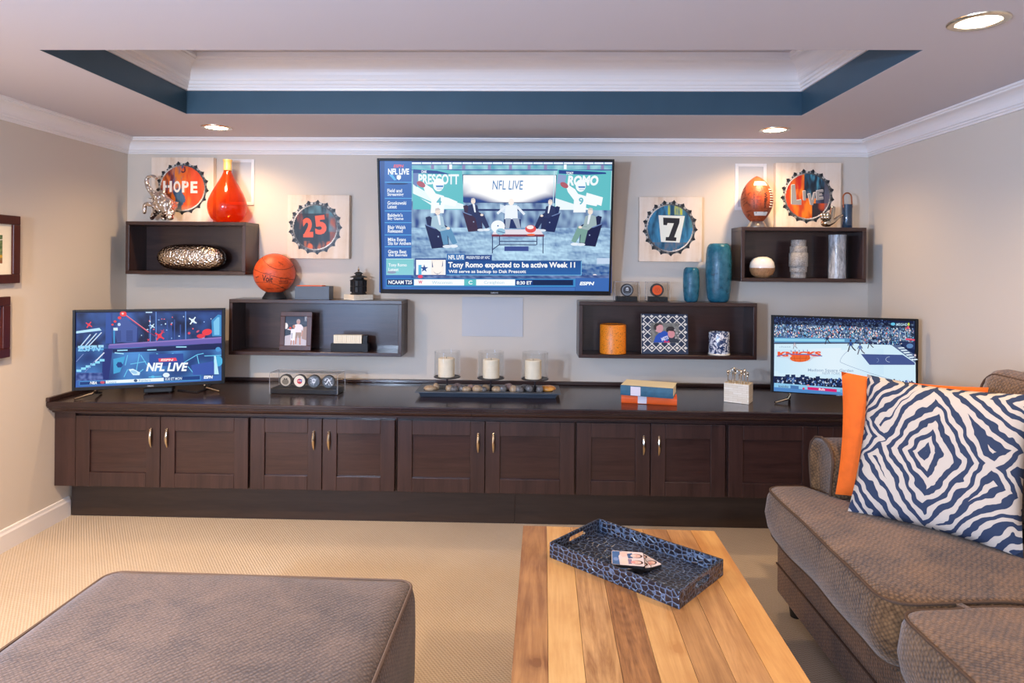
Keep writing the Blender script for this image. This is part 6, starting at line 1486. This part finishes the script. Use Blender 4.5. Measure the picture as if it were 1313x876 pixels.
# T shaped far seat cushion: outline extruded and rounded
def tcushion(y0, y1, yt, name):
    """seat cushion whose front runs past the arm; outline in plan, rounded top and bottom edges"""
    pl = [(XF, y0), (1.72, y0), (1.72, y1), (1.235, y1), (1.20, yt), (XF, yt)]
    def roundpoly(pl, rads, n=7):
        out = []
        m = len(pl)
        for i in range(m):
            p, a, b = Vector(pl[i]), Vector(pl[i-1]), Vector(pl[(i+1) % m]); r = rads[i]
            d1, d2 = (a-p).normalized(), (b-p).normalized()
            s_, e_ = p+d1*r, p+d2*r
            for k in range(n+1):
                u = k/n; out.append(s_*(1-u)**2+p*2*u*(1-u)+e_*u*u)
        return out
    out = roundpoly(pl, [.09, .06, .06, .025, .03, .10])
    # densify
    dd = []
    for i in range(len(out)):
        a, b = out[i], out[(i+1) % len(out)]; m = max(1, int((b-a).length/.05))
        for k in range(m): dd.append(a+(b-a)*k/m)
    cen = Vector((1.38, (y0+y1)/2)); n = len(dd); zb_, zt_ = .305, ZS-.012
    nor = []
    for i in range(n):
        tn = (dd[(i+1) % n]-dd[i-1]).normalized(); nor.append(Vector((tn.y, -tn.x)))
    area_ = sum(dd[i].x*dd[(i+1) % n].y-dd[(i+1) % n].x*dd[i].y for i in range(n))
    if area_ < 0: nor = [-q_ for q_ in nor]
    vs = []; fs = []; rows = []
    for (z, ins) in ((zb_, .03), (zb_+.012, .012), (zb_+.05, -.006), ((zb_+zt_)/2, -.016), (zt_-.03, -.006), (zt_-.008, .004), (zt_, .014)):
        rows.append([Vector((dd[i].x-nor[i].x*ins, dd[i].y-nor[i].y*ins, z+.012*noise.noise(Vector((dd[i].x*4, dd[i].y*4, z*3))) - (.012*math.exp(-((dd[i].y-1.86)/.1)**2) if False else 0))) for i in range(n)])
    for f in (.93, .8, .6, .35, .12):
        rows.append([Vector((cen.x+(dd[i].x-cen.x)*f, cen.y+(dd[i].y-cen.y)*f, zt_+.026*(1-f**2)**.9+.010*noise.noise(Vector(((cen.x+(dd[i].x-cen.x)*f)*3, (dd[i].y)*3*f, 2))))) for i in range(n)])
    mb = MB()
    for r in rows: vs += [tuple(v) for v in r]
    for j in range(len(rows)-1):
        for i in range(n): fs.append((j*n+i, j*n+(i+1) % n, (j+1)*n+(i+1) % n, (j+1)*n+i))
    fs.append(tuple(range(n))); fs.append(tuple((len(rows)-1)*n+i for i in range(n)))
    mb.add(vs, fs); o = part(mb, name); shade(o, 1.3)
    pt_ = rows[5]; p2 = part(MB().tube([(v.x, v.y, v.z+.003) for v in pt_], .0048, 6, True), 'piping', True, (0, 0, 0), M['piping'])
    lo = rows[1]; part(MB().tube([(v.x, v.y, v.z) for v in lo], .0045, 6, True), 'piping', True, (0, 0, 0), M['piping'])
tcushion(1.885, 2.69, 2.865, 'seat_cushion')
tcushion(1.00, 1.865, 1.86, 'seat_cushion')
# far arm: rolled front, runs back along the sofa end
arm = [(2.705, .30), (2.70, .52), (2.69, .60), (2.675, .66), (2.685, .70), (2.72, .728), (2.78, .738), (2.84, .725), (2.885, .69), (2.90, .63), (2.89, .56), (2.87, .48), (2.86, .30)]
def armmesh():
    mb = MB(); rows = []
    for (x, ins) in ((1.262, .05), (1.240, .03), (1.228, .008), (1.232, 0), (1.35, .0), (1.7, .0), (2.08, 0)):
        cy, czz = 2.78, .54; rows.append([(x, cy+(y-cy)*(1-ins*6), czz+(z-czz)*(1-ins*2.2)) for y, z in arm])
    n = len(arm); vs = []; fs = []
    for r in rows: vs += r
    for j in range(len(rows)-1):
        for i in range(n): fs.append((j*n+i, j*n+(i+1) % n, (j+1)*n+(i+1) % n, (j+1)*n+i))
    fs.append(tuple(range(n))); fs.append(tuple((len(rows)-1)*n+i for i in range(n))); return mb.add(vs, fs)
o = part(armmesh(), 'arm'); sub(o, 1); shade(o, 1.2)
part(MB().tube([(1.2335, y, z) for y, z in arm[1:-1]], .005, 6), 'arm_piping', True, mat=M['piping'])
part(MB().box((1.24, 2.72, .06), (2.08, 2.855, .32)), 'arm_base', False, bevel=.01)
# back frame and loose back cushions
part(MB().box((1.93, .55, .30), (2.09, 2.86, .86)), 'back_frame', False, bevel=.03)
for (y0, y1) in ((1.90, 2.665), (1.05, 1.88)):
    mb = softbox(.20, y1-y0, .54, .07, .0, 12, .03, 3, .0)
    mb.xf(Matrix.Rotation(.22, 4, 'Y')); o = part(mb, 'back_cushion', True, (1.788, (y0+y1)/2, .527)); weld(o)
    rp = [(Matrix.Rotation(.22, 4, 'Y') @ Vector((-.086, p[0], 0.27+p[1]))) for p in [(q_[0], q_[1]) for q_ in rrect((y1-y0)/2-.012, .238, .07, 0)]]
    part(MB().tube([tuple(v) for v in rp], .005, 6, True), 'piping', True, (1.788, (y0+y1)/2, .527), M['piping'])

# ------------------------------------------------------------------ cushions on the sofa
def throw(name, label, b0, b1, wd, ht, thick, lean, mat, seed, zrot=0.0, roll=0.0):
    d = Vector((b1.x-b0.x, b1.y-b0.y, 0)); rz = math.atan2(d.y, d.x); mid = (b0+b1)/2
    t = thing(name, label, 'cushion', (mid.x, mid.y, mid.z), rz)
    mb = pillow_mb(wd, ht, thick, 24, .06, seed)
    o = mb.build('cover', mat, t, True); weld(o)
    o.rotation_euler = (-lean, roll, 0); o.location = (0, ht/2*math.sin(lean), ht/2*math.cos(lean)+thick*.0)
    return t, o
zs = ZS+.012
b0, b1 = atZ(1072, 640, zs), atZ(1262, 716, zs)
throw('orange_cushion', 'plain bright orange cushion leaning in the sofa corner behind the zebra one', Vector((1.262, 2.650, zs)), Vector((1.665, 2.45, zs)), .49, .49, .07, .10, M['orange_fabric'], 4, 0, .035)
throw('zebra_cushion', 'navy and cream zebra striped cushion propped on the sofa', Vector((1.215, 2.505, zs)), Vector((1.578, 2.13, zs)), .53, .53, .112, .36, M['zebra'], 9)

# ------------------------------------------------------------------ framed pictures on the left wall
def wall_frame(pTR, pBR, label, mat_w, pic, wdt, hz):
    a, b = atX(*pTR, XL), atX(*pBR, XL); ht = a.z-b.z; ye = (a.y+b.y)/2
    t = thing('picture_frame', label, 'picture', (XL+.0005, ye-wdt/2, b.z)); bw = .045; h = wdt/2
    MB().box((0, -h, 0), (.022, h, bw)).box((0, -h, ht-bw), (.022, h, ht)).box((0, -h, bw), (.022, -h+bw, ht-bw)).box((0, h-bw, bw), (.022, h, ht-bw)).build('frame', M['mahogany'], t, bevel=.003)
    MB().box((.004, -h+bw*.8, bw*.8), (.009, h-bw*.8, ht-bw*.8)).build('mat_board', mat_w, t)
    cv = Canvas([(0, 0), (10, 0), (10, 10), (0, 10)], [(-h+bw+hz, ht-bw-hz), (h-bw-hz, ht-bw-hz), (h-bw-hz, bw+hz), (-h+bw+hz, bw+hz)]); pic(cv)
    cv.build('picture_print', M['print'], t, (.0095, 0, 0), (0, 0, PI/2))
def pic_g(cv):
    cv.raster(0, 0, 10, 10, 40, 40, lambda x, y: mixc(mixc(lin('#3a5a3a'), lin('#8a9a6a'), .5+nz(x, y, .9, 3)), lin('#8a5a3a'), (y-6.5)/3)); cv.line([(4, 3), (10, 1.6)], .3, '#dfe4dc'); cv.poly([(0, 7), (3, 6.6), (5, 7.4), (10, 7), (10, 8), (0, 8)], '#c9a23a')
def pic_d(cv):
    cv.raster(0, 0, 10, 10, 30, 30, lambda x, y: mixc(lin('#2a2f4a'), lin('#5a2a22'), .3+y/12+.5*nz(x, y, .5, 5))); cv.line([(0, 5.2), (10, 4.9)], .25, '#7c4a3a')
wall_frame((22.8, 277.5), (19, 363), 'brown frame with wide cream mat, upper picture on the left wall', M['cream'], pic_g, .46, .055)
wall_frame((10, 380), (6, 458), 'dark brown framed picture, lower one on the left wall', M['mahogany'], pic_d, .46, .0)
